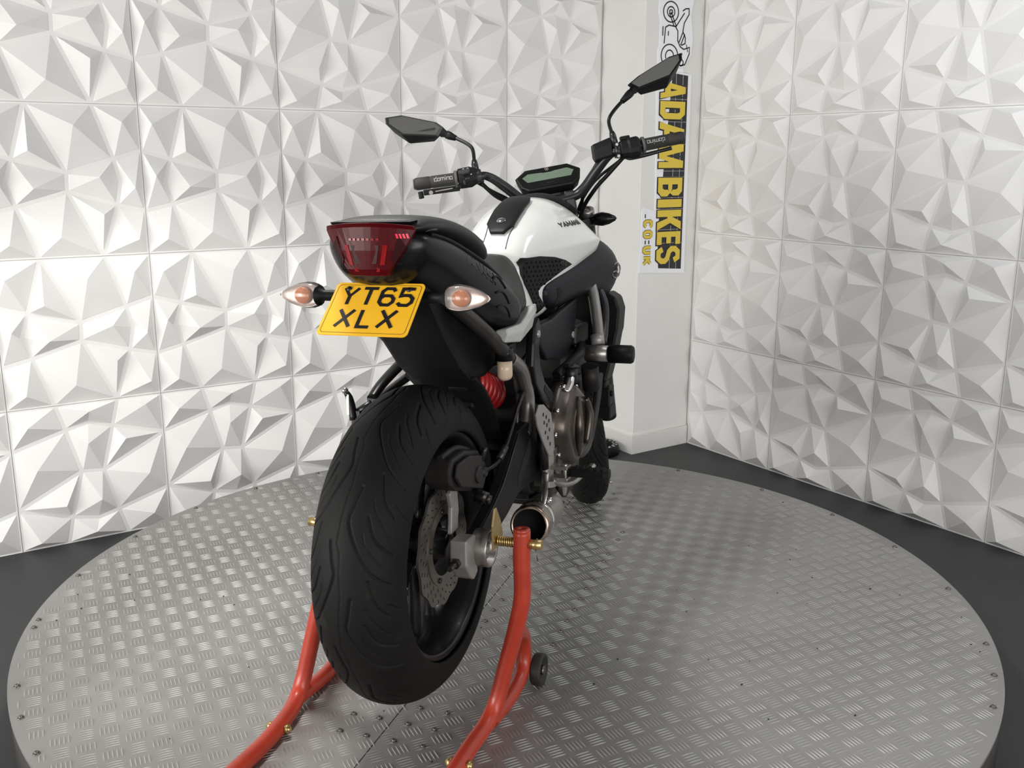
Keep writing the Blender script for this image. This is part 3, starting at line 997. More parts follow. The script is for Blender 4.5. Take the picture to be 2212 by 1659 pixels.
# mirrors
for s, arm, outline, back in (
        (-1, [(-.208, .96, 1.120), (-.208, .967, 1.144), (-.205, .977, 1.182), (-.213, .985, 1.200), (-.236, .997, 1.220), (-.262, 1.01, 1.238)],
         [(-.430, 1.026, 1.320), (-.384, 1.030, 1.3195), (-.290, 1.024, 1.282), (-.271, 1.017, 1.262), (-.290, 1.006, 1.240), (-.392, 1.000, 1.262), (-.431, 1.012, 1.301)],
         [(-.418, 1.050, 1.300), (-.388, 1.054, 1.300), (-.320, 1.052, 1.268), (-.292, 1.045, 1.252), (-.305, 1.040, 1.232), (-.375, 1.040, 1.238), (-.412, 1.045, 1.275)]),
        (1, [(.190, .96, 1.120), (.189, .967, 1.152), (.186, .977, 1.190), (.196, .983, 1.210), (.224, .995, 1.234), (.262, 1.01, 1.260)],
         [(.434, 1.026, 1.350), (.398, 1.030, 1.346), (.300, 1.024, 1.308), (.264, 1.017, 1.288), (.284, 1.006, 1.270), (.388, 1.000, 1.290), (.430, 1.012, 1.330)],
         [(.420, 1.050, 1.325), (.390, 1.054, 1.322), (.322, 1.052, 1.292), (.290, 1.045, 1.276), (.302, 1.040, 1.256), (.378, 1.040, 1.262), (.412, 1.045, 1.295)])):
    ma = part('mirror_arm', MB().tube(arm, .0052, 12, 5), 'blackg', st=True)
    part('arm_nut', MB().tube([arm[0], arm[1], Vector(arm[1]) + (Vector(arm[2]) - Vector(arm[1])) * .3], [.010, .0095, .007], 12), 'blacks', ma, st=True)
    e1, e0 = Vector(arm[-1]), Vector(arm[-2])
    dv = (e1 - e0).normalized()
    part('arm_boot', MB().tube([e0 + (e1 - e0) * .35, e1 - dv * .002, e1 + dv * .008, e1 + dv * .009, e1 + dv * .022], [.0075, .0115, .0115, .0085, .013], 16), 'blackp', ma, st=True)
    C = sum((Vector(p) for p in outline), Vector()) / len(outline)
    inner = [C + (Vector(p) - C) * .87 + Vector((0, .0012, 0)) for p in outline]
    hd = MB().loft([inner, outline, [Vector(p) + Vector((0, .006, -.001)) for p in outline], back, [Vector(back[0]).lerp(Vector(p), .6) + Vector((0, .006, 0)) for p in back]], cap=True, smooth=False)
    mh = part('mirror_housing', hd, 'blackp', ma, st=True, bevel=.0025)
    gm = MB()
    gm.add([p + Vector((0, -.0006, .0003)) for p in inner] + [p + Vector((0, .0010, 0)) for p in inner], [tuple(range(7))] + [(i, (i + 1) % 7, 7 + (i + 1) % 7, 7 + i) for i in range(7)])
    part('mirror_glass', gm, 'mirror', ma, st=True)

# dash
D0 = [(-.095, 1.090), (-.062, 1.113), (.062, 1.113), (.095, 1.090), (.085, 1.055), (.066, 1.042), (-.066, 1.042), (-.085, 1.055)]


def tilt(x, z, d):       # instrument face leans back towards the rider
    t = (z - 1.078)
    return (x, 1.050 + t * .75 + d * .8, 1.078 + t * .85 - d * .6)


ds = MB().loft([[tilt(x, z, 0) for x, z in D0], [tilt(x * 1.02, 1.078 + (z - 1.078) * 1.04, .004) for x, z in D0], [tilt(x * .96, 1.078 + (z - 1.078), .034) for x, z in D0], [tilt(x * .6, 1.078 + (z - 1.078) * .6, .05) for x, z in D0]], smooth=False)
dash = part('instrument_panel', ds, 'blackp', st=True, bevel=.003)
def flat(poly, d0, d1, f=tilt):
    n = len(poly)
    b = MB()
    b.add([f(x, z, d0) for x, z in poly] + [f(x, z, d1) for x, z in poly], [tuple(range(n)), tuple(reversed(range(n, 2 * n)))] + [(i, (i + 1) % n, n + (i + 1) % n, n + i) for i in range(n)])
    return b
part('dash_glass', flat([(x * .93, 1.078 + (z - 1.078) * .88) for x, z in D0], -.0012, .001), 'blackg', dash, st=True)
part('dash_screen', flat([(-.076, 1.086), (-.058, 1.097), (-.02, 1.095), (-.012, 1.093), (.012, 1.093), (.02, 1.095), (.058, 1.097), (.076, 1.086), (.064, 1.068), (-.064, 1.068)], -.0018, .0005), 'lcd', dash, st=True)
em = MB()
for r0, r1 in ((.0056, .0046), (.0022, .0)):
    em.add([tilt(r * math.cos(2 * PI * k / 20), 1.1045 + r * math.sin(2 * PI * k / 20), -.0022) for r in (r0, r1) for k in range(20)], [(k, (k + 1) % 20, 20 + (k + 1) % 20, 20 + k) for k in range(20)])
part('dash_emblem', em, 'gripl', dash, st=True)
bt = MB()
for s_ in (strip([(-.026, 1.056), (-.018, 1.063), (.018, 1.063), (.026, 1.056), (.018, 1.050), (-.018, 1.050), (-.026, 1.056)], .0014), strip([(-.012, 1.0565), (.012, 1.0565)], .003)):
    n = len(s_)
    bt.add([tilt(q.x, q.y, -.0022) for ab in s_ for q in ab], [(2 * i, 2 * i + 1, 2 * i + 3, 2 * i + 2) for i in range(n - 1)])
part('dash_buttons', bt, 'dull', dash, st=True)
part('dash_bracket', MB().box((0, 1.075, 1.02), (.09, .05, .05)), 'blacks', st=True, bevel=.006)
# cables
for pts, r in (([(-.21, .985, 1.095), (-.17, 1.02, 1.065), (-.11, 1.06, 1.02), (-.07, 1.10, .95), (-.05, 1.12, .88)], .0045),
               ([(-.20, .975, 1.092), (-.165, 1.0, 1.05), (-.12, 1.02, 1.015), (-.08, 1.06, .96), (-.04, 1.10, .88)], .006),
               ([(.205, .975, 1.085), (.165, 1.0, 1.052), (.12, 1.02, 1.015), (.08, 1.07, .96), (.05, 1.12, .86)], .006),
               ([(.215, .99, 1.088), (.19, 1.03, 1.075), (.13, 1.06, 1.04), (.08, 1.09, .98), (.05, 1.12, .9)], .0045),
               ([(.15, 1.0, 1.10), (.12, 1.04, 1.06), (.09, 1.07, 1.0), (.075, 1.11, .93)], .0055)):
    part('control_cable', MB().tube(pts, r, 10, 6), 'blackp', st=True)

# ---- tank
TK = [(.482, [(0, .858), (.028, .858), (.048, .848), (.059, .832), (.061, .81), (.061, .77), (.061, .73), (.04, .72), (0, .72)]),
      (.503, [(0, .896), (.033, .895), (.058, .884), (.073, .864), (.075, .83), (.074, .78), (.072, .72), (.045, .71), (0, .71)]),
      (.535, [(0, .930), (.040, .928), (.074, .908), (.088, .872), (.086, .835), (.084, .78), (.081, .715), (.05, .70), (0, .70)]),
      (.600, [(0, .970), (.046, .965), (.093, .936), (.112, .880), (.107, .842), (.101, .79), (.097, .715), (.06, .70), (0, .70)]),
      (.670, [(0, 1.001), (.050, .995), (.107, .958), (.137, .887), (.129, .850), (.120, .81), (.112, .735), (.06, .73), (0, .73)]),
      (.755, [(0, 1.016), (.052, 1.010), (.117, .969), (.160, .894), (.151, .858), (.138, .832), (.12, .805), (.06, .79), (0, .79)]),
      (.850, [(0, 1.015), (.050, 1.009), (.115, .969), (.175, .901), (.165, .868), (.150, .852), (.125, .838), (.06, .82), (0, .82)]),
      (.908, [(0, 1.005), (.046, .999), (.105, .957), (.172, .902), (.164, .873), (.150, .860), (.125, .845), (.06, .83), (0, .83)]),
      (.955, [(0, .985), (.040, .980), (.086, .940), (.120, .895), (.120, .880), (.110, .868), (.095, .860), (.05, .85), (0, .85)])]


def creased(h, i, k=.10):
    p, a_, b_ = Vector(h[i]), Vector(h[i - 1]), Vector(h[i + 1])
    return h[:i] + [tuple(p.lerp(a_, k)), tuple(p), tuple(p.lerp(b_, k * 1.6))] + h[i + 1:]


TK = [(y, creased(h, 3)) for y, h in TK]
tank = part('fuel_tank', loft_y(TK), 'white', subd=2)
for st_ in (0,):
    pass
bpy.context.view_layer.update()


def bvh_of(o):
    from mathutils.bvhtree import BVHTree
    dg = bpy.context.evaluated_depsgraph_get()
    e = o.evaluated_get(dg)
    m = e.to_mesh()
    t = BVHTree.FromPolygons([v.co.copy() for v in m.vertices], [tuple(p.vertices) for p in m.polygons])
    e.to_mesh_clear()
    return t


BT = bvh_of(tank)


def side_x(bv, y, z, s=1, d=0.0):
    h = bv.ray_cast(Vector((s * .6, y, z)), Vector((-s, 0, 0)))
    if h[0] is None:
        return Vector((s * .1, y, z))
    n = h[1] if h[1].x * s > 0 else -h[1]
    return h[0] + n * d


def top_z(bv, x, y, d=0.0):
    h = bv.ray_cast(Vector((x, y, 1.4)), Vector((0, 0, -1)))
    if h[0] is None:
        return Vector((x, y, .9))
    n = h[1] if h[1].z > 0 else -h[1]
    return h[0] + n * d


def skin_patch(bv, poly, d0, d1, s=1, res=.012, fn=None):
    """a thin pad that follows a surface: poly in (y,z) (or (x,y) with fn=top_z)"""
    fn = fn or (lambda a, b, d: side_x(bv, a, b, s, d))
    bm = bmesh.new()
    vs = [bm.verts.new((p[0], p[1], 0)) for p in poly]
    bm.faces.new(vs)
    a0, a1 = min(p[0] for p in poly), max(p[0] for p in poly)
    b0, b1 = min(p[1] for p in poly), max(p[1] for p in poly)
    for ax, lo_, hi_ in ((0, a0, a1), (1, b0, b1)):
        k = int((hi_ - lo_) / res)
        for i in range(1, k + 1):
            co = [0, 0, 0]
            no = [0, 0, 0]
            co[ax] = lo_ + (hi_ - lo_) * i / (k + 1)
            no[ax] = 1
            bmesh.ops.bisect_plane(bm, geom=bm.verts[:] + bm.edges[:] + bm.faces[:], plane_co=co, plane_no=no)
    bmesh.ops.remove_doubles(bm, verts=bm.verts, dist=1e-6)
    bm.verts.index_update()
    P = [(v.co.x, v.co.y) for v in bm.verts]
    F = [[v.index for v in f.verts] for f in bm.faces]
    E = [[v.index for v in e.verts] for e in bm.edges if len(e.link_faces) == 1]
    bm.free()
    n = len(P)
    mb = MB()
    mb.add([fn(a, b, d1) for a, b in P] + [fn(a, b, d0) for a, b in P], F + [tuple(reversed([i + n for i in f])) for f in F] + [(a, b, b + n, a + n) for a, b in E], True)
    return mb


def T2(a, b, d):
    return top_z(BT, a, b, d)


# centre cover with key lock
cap = skin_patch(BT, [(-.017, .527), (.017, .527), (.034, .556), (.036, .62), (.034, .685), (.026, .712), (-.026, .712), (-.034, .685), (-.036, .62), (-.034, .556)], .0005, .010, fn=T2)
tc_ = part('tank_centre_cover', cap, 'blackp', bevel=.004)
ck = top_z(BT, 0.0, .562, .0105)
part('fuel_cap_lock', MB().lathe([(.0, .003), (.007, .003), (.009, .002), (.0105, .001), (.0115, 0)], ck, (0, -.5, .86), 22), 'chrome', tc_)
for s in (-1, 1):
    pts = [top_z(BT, s * x, y, .0006) for x, y in ((.030, .500), (.030, .512), (.030, .53), (.034, .556))]
    part('tank_seam', MB().tube(pts, .0010, 6, 3), 'label', tank)
part('tank_front_trim', skin_patch(BT, [(-.085, .862), (.085, .862), (.095, .90), (.06, .952), (-.06, .952), (-.095, .90)], .002, .016, fn=T2), 'blackp', bevel=.005)

KP = [(.493, .854), (.500, .863), (.56, .867), (.621, .863), (.67, .854), (.71, .842), (.672, .830), (.634, .816), (.600, .803), (.571, .792), (.560, .783), (.564, .771), (.585, .753), (.600, .745), (.583, .735), (.565, .727), (.552, .742), (.53, .77), (.507, .80), (.496, .824)]
for s in (1, -1):
    kp = part('knee_pad', skin_patch(BT, KP, .0004, .0045, s), 'padm', bevel=.0015)
    sb = MB()
    for i in range(24):
        for j in range(18):
            y = .503 + i * .0165 + (j % 2) * .0082
            z = .734 + j * .0108
            ins = False
            kk = len(KP) - 1
            for q in range(len(KP)):
                (y0, z0), (y1, z1) = KP[q], KP[kk]
                if (z0 > z) != (z1 > z) and y < (y1 - y0) * (z - z0) / (z1 - z0) + y0:
                    ins = not ins
                kk = q
            if not ins or y > .655 or z > .858 or z < .738:
                continue
            c = side_x(BT, y, z, s, .0045)
            sb.ball(c, .0030, 8, 5)
    part('pad_studs', sb, 'padm', kp, kind='stuff')
    tx = MB()

    def pt(u, v, h, s=s):
        return side_x(BT, .660 + u * s, .8475 + v - u * s * .14, s, .0047 + h)
    part('pad_lettering', text_mb('MT-0', .0085, .0016, .25, 1.3, pt, .0006, tx), 'dgrey', kp)
    tx = MB()

    def yt(u, v, h, s=s):
        y = .745 + u * s
        return side_x(BT, y, .9435 + v * .70 + u * s * .06, s, .0004 + h)
    part('tank_lettering', text_mb('YAMAHA', .015, .0044, .34, 1.6, yt, .0006, tx), 'label', tank)

# side air-scoop covers
SC_ = [(.582, [(.094, .790), (.108, .784), (.110, .770), (.096, .756)]),
       (.620, [(.100, .808), (.119, .799), (.122, .752), (.104, .726)]),
       (.690, [(.110, .832), (.137, .820), (.141, .764), (.112, .732)]),
       (.780, [(.125, .850), (.158, .838), (.166, .785), (.130, .748)]),
       (.880, [(.140, .895), (.184, .868), (.190, .805), (.145, .742)]),
       (.960, [(.135, .912), (.192, .878), (.206, .815), (.165, .735)]),
       (1.020, [(.120, .900), (.185, .865), (.206, .805), (.170, .735)]),
       (1.070, [(.100, .870), (.160, .840), (.178, .795), (.150, .745)])]
for s in (1, -1):
    mb = MB().loft([[(x, y, z) for x, z in h] + [(x - .018, y, z + (.006 if i < 2 else -.0)) for i, (x, z) in reversed(list(enumerate(h)))] for y, h in SC_])
    sc_ = part('air_scoop_cover', mb if s > 0 else mirrored(mb), 'navy', subd=2)
    bpy.context.view_layer.update()
    B2 = bvh_of(sc_)
    part('scoop_slot', skin_patch(B2, [(.628, .784), (.646, .787), (.656, .776), (.649, .764), (.657, .752), (.647, .742), (.630, .746), (.634, .765)], .0002, .0008, s, .006), 'hole', sc_)
    eb = MB()
    hit = B2.ray_cast(Vector((s * .6, .972, .812)), Vector((-s, 0, 0)))
    nx = hit[1] if hit[1].x * s > 0 else -hit[1]
    nx = Vector((nx.x, nx.y - .25, nx.z)).normalized()
    c0 = hit[0] + nx * .001
    for k in range(24):
        a = 2 * PI * k / 24
    eb.lathe([(.021, -.002), (.024, 0), (.021, .003), (.0185, 0)], c0, nx, 28, closed_prof=True)
    t1 = nx.orthogonal().normalized()
    t2 = nx.cross(t1)
    for k in range(3):
        a = 2 * PI * k / 3 + .5
        dv = t1 * math.cos(a) + t2 * math.sin(a)
        eb.tube([c0 + dv * .002 + nx * .002, c0 + dv * .020 + nx * .002], .0022, 6)
    part('round_emblem', eb, 'alu', sc_)

# ---- seats
ps = [(-.150, [(0, .952), (.055, .951), (.078, .945), (.084, .938), (.06, .934), (0, .934)]),
      (-.120, [(0, .966), (.065, .964), (.094, .955), (.100, .943), (.07, .935), (0, .935)]),
      (-.040, [(0, .970), (.075, .968), (.108, .956), (.114, .938), (.08, .925), (0, .925)]),
      (.040, [(0, .958), (.08, .956), (.116, .942), (.122, .920), (.09, .905), (0, .905)]),
      (.110, [(0, .938), (.08, .936), (.116, .922), (.123, .898), (.09, .880), (0, .880)]),
      (.152, [(0, .922), (.075, .919), (.108, .905), (.116, .882), (.09, .866), (0, .866)]),
      (.178, [(0, .900), (.065, .897), (.092, .886), (.10, .872), (.08, .862), (0, .862)])]
pse = part('pillion_seat', loft_y(ps), 'seatm', subd=2)
bpy.context.view_layer.update()
BP = bvh_of(pse)
part('seat_piping', MB().tube([top_z(BP, x, .12 - .02 * (1 - (x / .115) ** 2), .0004) for x in np.linspace(-.112, .112, 19)], .0014, 6), 'blackp', pse)
part('scuff_patch', skin_patch(BP, [(-.108, .9395), (-.098, .9420), (-.086, .9420), (-.080, .9395), (-.090, .9365), (-.102, .9365)], .0002, .0009, 1, .006), 'dgrey', pse, label='pale scuff on the seat edge')
rs = [(.140, [(0, .850), (.08, .850), (.120, .842), (.132, .815), (.10, .79), (0, .79)]),
      (.200, [(0, .826), (.085, .826), (.128, .818), (.143, .785), (.11, .76), (0, .76)]),
      (.290, [(0, .822), (.085, .822), (.128, .812), (.146, .765), (.12, .735), (0, .735)]),
      (.370, [(0, .842), (.070, .841), (.108, .826), (.132, .765), (.115, .728), (0, .728)]),
      (.440, [(0, .870), (.050, .868), (.080, .848), (.104, .775), (.095, .725), (0, .725)]),
      (.495, [(0, .888), (.030, .887), (.048, .872), (.066, .790), (.066, .735), (0, .735)])]
part('rider_seat', loft_y(rs), 'seatm', subd=2)

# ---- tail
tl = [(-.156, [(0, .942), (.055, .940), (.084, .933), (.084, .910), (.062, .874), (.038, .860), (0, .857)]),
      (-.120, [(0, .944), (.068, .942), (.100, .932), (.105, .910), (.090, .870), (.060, .846), (0, .838)]),
      (-.040, [(0, .934), (.085, .932), (.116, .918), (.119, .882), (.102, .842), (.066, .814), (0, .803)]),
      (.050, [(0, .905), (.095, .904), (.130, .886), (.130, .835), (.104, .780), (.062, .765), (0, .762)]),
      (.130, [(0, .868), (.1, .868), (.140, .856), (.143, .808), (.126, .750), (.080, .735), (0, .735)]),
      (.200, [(0, .825), (.1, .828), (.146, .826), (.149, .788), (.136, .732), (.09, .72), (0, .72)]),
      (.250, [(0, .80), (.1, .803), (.146, .806), (.150, .775), (.138, .726), (.09, .716), (0, .716)]),
      (.290, [(0, .79), (.1, .790), (.142, .772), (.147, .752), (.138, .724), (.09, .716), (0, .716)])]
tail = part('tail_cowl', loft_y(tl), 'blackg', subd=2)
bpy.context.view_layer.update()
BTL = bvh_of(tail)
for s in (1, -1):
    tx = MB()

    def tt_(u, v, h, s=s):
        return side_x(BTL, .060 + u * s, .862 + v - u * s * .42, s, .0003 + h)
    part('tail_lettering', text_mb('YAMAHA', .020, .0035, .25, 1.1, tt_, .0002, tx), 'dull', tail)
    for k, (ya, za, yb, zb_) in enumerate(((.105, .842, .165, .818), (.120, .812, .185, .785), (.135, .782, .205, .755))):
        ptsr = [side_x(BTL, ya + (yb - ya) * t, za + (zb_ - za) * t + .012 * math.sin(PI * t), s, .0008) for t in np.linspace(0, 1, 7)]
        part('vent_rib', MB().tube(ptsr, .0022, 6), 'blackp', tail)
    part('tail_trim', MB().tube([side_x(BTL, y, z, s, .001) for y, z in ((-.10, .931), (-.04, .918), (.05, .886), (.13, .856), (.20, .826), (.245, .806), (.268, .785), (.284, .755), (.29, .735))], .0055, 8, 3, flat=.8), 'blackp', tail)
    ws = MB().loft([[(s * x, y, z) for x, z in h] for y, h in ((.165, [(.146, .735), (.150, .722), (.143, .704), (.12, .712), (.12, .73)]), (.25, [(.150, .738), (.156, .722), (.148, .696), (.12, .70), (.12, .73)]), (.345, [(.148, .768), (.152, .752), (.144, .716), (.12, .72), (.12, .76)]), (.395, [(.138, .768), (.140, .752), (.132, .728), (.115, .73), (.115, .76)]))], smooth=False)
    part('white_side_trim', ws, 'whitep', bevel=.004)
# tail light
fr = lambda x: -.178 + .028 * (x / .085) ** 2
tg = MB()
cols = np.linspace(-1, 1, 13)
rows = [(.948, .084, -.004), (.940, .088, 0), (.905, .068, .004), (.872, .043, .010), (.860, .036, .016)]
vs = []
for z, hw, dy in rows:
    vs += [(c * hw, fr(c * hw) + dy - .004, z + (.006 * (1 - c * c) if z > .93 else 0)) for c in cols]
nb = len(vs)
for z, hw, dy in rows:
    vs += [(c * hw * .95, -.140, z) for c in cols]
fs = []
for i in range(len(rows) - 1):
    for j in range(12):
        fs.append((i * 13 + j, i * 13 + j + 1, (i + 1) * 13 + j + 1, (i + 1) * 13 + j))
L_ = len(rows) - 1
for j in range(12):
    fs += [(nb + j, nb + j + 1, j + 1, j), (L_ * 13 + j, L_ * 13 + j + 1, nb + L_ * 13 + j + 1, nb + L_ * 13 + j)]
for i in range(L_):
    fs += [(i * 13, (i + 1) * 13, nb + (i + 1) * 13, nb + i * 13), (i * 13 + 12, nb + i * 13 + 12, nb + (i + 1) * 13 + 12, (i + 1) * 13 + 12)]
tg.add(vs, fs, False)
tlight = part('tail_light', tg, 'lred', bevel=.0015)
rf = MB()


def tlp(x, z, d=0):
    return (x, fr(x) - .004 + float(np.interp(z, [.860, .872, .905, .940, .948], [.016, .010, .004, 0, -.004])) - d, z)


def lensq(b_, pts, d=.0012):
    b_.add([tlp(x, z, d) for x, z in pts] + [tlp(x, z, -.004) for x, z in pts], [(0, 1, 2, 3), (7, 6, 5, 4), (0, 4, 5, 1), (1, 5, 6, 2), (2, 6, 7, 3), (3, 7, 4, 0)])


for k in range(7):
    x = -.030 + k * .0088
    lensq(rf, [(x, .9225), (x + .005, .9225), (x + .005, .9265), (x, .9265)])
lensq(rf, [(-.024, .868), (.024, .868), (.025, .8745), (-.025, .8745)])
lensq(rf, [(.026, .880), (.034, .880), (.042, .915), (.034, .915)])
lensq(rf, [(-.034, .880), (-.026, .880), (-.034, .915), (-.042, .915)])
dk = MB()
lensq(dk, [(-.020, .882), (.020, .882), (.027, .914), (-.027, .914)], .0011)
lensq(dk, [(-.071, .912), (-.050, .880), (-.046, .890), (-.060, .930)], .0011)
lensq(dk, [(.050, .880), (.071, .912), (.060, .930), (.046, .890)], .0011)
part('tail_dark_facet', dk, 'lredd', tlight)
part('tail_reflector', rf, 'lred2', tlight)
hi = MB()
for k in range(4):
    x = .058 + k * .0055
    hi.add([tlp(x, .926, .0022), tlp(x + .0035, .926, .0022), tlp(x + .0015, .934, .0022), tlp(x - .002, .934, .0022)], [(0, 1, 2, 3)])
part('tail_bright_bars', hi, 'lred3', tlight)  # highlight at one end of the lens, put in as brighter red
part('tail_top_trim', MB().loft([[(x, fr(x) + dy, z) for x in np.linspace(-.078, .078, 13)] for dy, z in ((.004, .950), (.0, .9545), (.03, .957), (.04, .950), (.004, .950))], cap=False, closed=False, smooth=False), 'blackg')

# inner fender and plate carrier
inf = MB().prism([(-.095, .862), (-.085, .842), (-.06, .800), (.015, .722), (.09, .658), (.150, .622), (.24, .618), (.30, .63), (.33, .68), (.33, .76), (.1, .82), (0, .86)], -.072, .072, axis=0)
part('inner_fender', inf, 'blackp', bevel=.012)
fl2 = MB().loft([[(x, 0 + (.345 + .004 * math.cos(x * 20)) * math.cos(a), .317 + (.345 - .0 * abs(x)) * math.sin(a)) for x in np.linspace(-.08, .08, 7)] + [(x, 0 + .352 * math.cos(a), .317 + .352 * math.sin(a)) for x in np.linspace(.08, -.08, 7)] for a in np.linspace(.35, 1.12, 14)])
part('rear_hugger', fl2, 'blackp')
part('plate_light', MB().box((0, -.095, .851), (.05, .014, .008)), 'blackp', bevel=.003)
part('plate_light_lens', MB().box((0, -.1035, .851), (.026, .003, .004)), 'dgrey')
PA = .7452
PT0 = Vector((0, -.1115, .8425))
pu = Vector((0, math.cos(PA), math.sin(PA)))
pn = Vector((0, -math.sin(PA), math.cos(PA)))
PW, PH = .1757, .1254


def pp(u, v, h):
    return PT0 - pu * (PH / 2) + Vector((u, 0, 0)) + pu * v + pn * h


def rrect(w, h, r, n=5):
    o = []
    for cx_, cy_, a0 in ((w / 2 - r, h / 2 - r, 0), (-w / 2 + r, h / 2 - r, 90), (-w / 2 + r, -h / 2 + r, 180), (w / 2 - r, -h / 2 + r, 270)):
        o += [(cx_ + r * math.cos(math.radians(a0 + 90 * k / n)), cy_ + r * math.sin(math.radians(a0 + 90 * k / n))) for k in range(n + 1)]
    return o


def pprism(poly, h0, h1):
    n = len(poly)
    return MB().add([pp(x, y, h0) for x, y in poly] + [pp(x, y, h1) for x, y in poly], [tuple(reversed(range(n))), tuple(range(n, 2 * n))] + [(i, (i + 1) % n, n + (i + 1) % n, n + i) for i in range(n)])


plate = part('number_plate', pprism(rrect(PW, PH, .009), 0, .0022), 'yplate')
ring = MB()
o_, i_ = rrect(PW - .010, PH - .010, .007), rrect(PW - .0118, PH - .0118, .0063)
n_ = len(o_)
ring.add([pp(x, y, .0024) for x, y in o_] + [pp(x, y, .0024) for x, y in i_], [(i, (i + 1) % n_, n_ + (i + 1) % n_, n_ + i) for i in range(n_)])
part('plate_border', ring, 'label', plate)
tx = MB()
text_mb('YT65', .0395, .0067, .27, 1.0, lambda u, v, h: pp(u + .003, v + .0290, .0023 + h), .0006, tx)
text_mb('XLX', .0395, .0067, .40, 1.0, lambda u, v, h: pp(u - .003, v - .0238, .0023 + h), .0006, tx)
part('plate_lettering', tx, 'label', plate)
for x in (-.060, .060):
    part('plate_screw', MB().lathe([(.0055, 0), (.0045, .0025), (0, .003)], pp(x, .047, .0026), pn, 14), 'blacks', plate)
part('plate_backing', pprism(rrect(PW - .012, PH - .012, .008), -.004, -.0002), 'blackp')
part('plate_bracket', MB().box((0, -.083, .80), (.05, .05, .04)), 'blackp', bevel=.006)
# rear indicators
for s in (1, -1):
    yy, zz = -.115, .820
    stem = part('indicator_stem', MB().tube([(s * .035, yy + .012, zz - .002), (s * .085, yy + .008, zz - .001), (s * .118, yy, zz), (s * .128, yy, zz)], [.013, .011, .010, .020], 14, 4), 'blackp')
    prof = [(.016, 0), (.022, .006), (.0255, .016), (.026, .028), (.023, .046), (.0165, .064), (.008, .078), (0, .083)]
    ax = (s, 0, 0)
    shl = MB().lathe(prof, (s * .126, yy, zz), ax, 26)
    shl.v = [(x, yy + (y - yy) * (.85 if y < yy else .3), zz + (z - zz) * .92) for x, y, z in shl.v]
    part('indicator_lens', shl, 'clear', stem)
    bl = MB().lathe([(r * .8, h) for r, h in prof], (s * .129, yy, zz), ax, 22)
    bl.v = [(x, yy + max(0, (y - yy)) * .2 - .001, zz + (z - zz) * .9) for x, y, z in bl.v]
    part('indicator_reflector', bl, 'refl', stem)
    part('indicator_bulb', MB().ball((s * .158, yy - .006, zz), (.0165, .008, .0135), 16, 10), 'amber', stem)
    bk_ = MB().lathe(prof, (s * .125, yy + .003, zz), ax, 22)
    bk_.v = [(x, yy + .001 + max(0, y - yy) * .75, zz + (z - zz) * .95) for x, y, z in bk_.v]
    part('indicator_housing', bk_, 'blackp', stem)
# front indicators
for s in (1, -1):
    fi = part('front_indicator', MB().lathe([(.007, -.03), (.008, 0), (.012, .004), (.019, .022), (.0205, .036), (.016, .056), (.007, .074), (0, .079)], (s * .086, 1.12, .952), (s, 0, .05), 22), 'blackg')

# ---- frame, swingarm, engine
sa = [(-.045, .338), (.03, .348), (.10, .372), (.16, .402), (.21, .44), (.27, .492), (.38, .505), (.50, .475), (.53, .43), (.51, .38), (.38, .352), (.27, .352), (.19, .326), (.06, .296), (-.045, .294)]
for s in (1, -1):
    x0, x1 = (.108, .136)
    mb = MB().prism(sa, x0, x1, axis=0)
    sw_ = part('swingarm', mb if s > 0 else mirrored(mb), 'blackp', bevel=.006)
    slot = MB().prism([(.262, .372), (.274, .368), (.355, .425), (.362, .455), (.345, .462), (.262, .395)], .1362, .1368, axis=0)
    part('swingarm_slot', slot if s > 0 else mirrored(slot), 'hole', sw_)
    eg = MB().tube([(s * .136, y, z) for y, z in sa[1:6]], .0016, 6)
    part('swingarm_edge', eg, 'steel', sw_)
    ab = MB().prism([(-.070, .352), (-.02, .352), (-.012, .300), (-.010, .272), (-.030, .262), (-.046, .272), (-.070, .300)], .106, .1415, axis=0)
    part('axle_block', ab if s > 0 else mirrored(ab), 'aluw', bevel=.004)
    part('adjuster_bolt', MB().cyl((s * .120, -.05, .308), (s * .120, -.106, .308), .0055, seg=12).cyl((s * .120, -.070, .308), (s * .120, -.080, .308), .010, seg=6), 'steel')
    cup = MB().lathe([(0, 0), (.016, 0), (.030, .004), (.031, .028), (.036, .030), (.0375, .027), (.0375, -.004), (.0, -.006)], (s * .136, .005, .317), (s, 0, 0), 40)
    cp = part('axle_cup', cup, 'alu')
    star = MB()
    for k in range(6):
        a = 2 * PI * k / 6
        star.tube([(s * .140, .005 + .006 * math.cos(a), .317 + .006 * math.sin(a)), (s * .150, .005 + .029 * math.cos(a), .317 + .029 * math.sin(a))], [.004, .003], 6)
    star.cyl((s * .137, .005, .317), (s * .158, .005, .317), .010, seg=6)
    part('axle_nut', star, 'aluw', cp)
part('swingarm_bridge', MB().box((0, .37, .44), (.23, .06, .10)), 'blackp', bevel=.01)
part('swingarm_pivot', MB().cyl((-.15, .50, .42), (.15, .50, .42), .022, seg=20), 'steel')
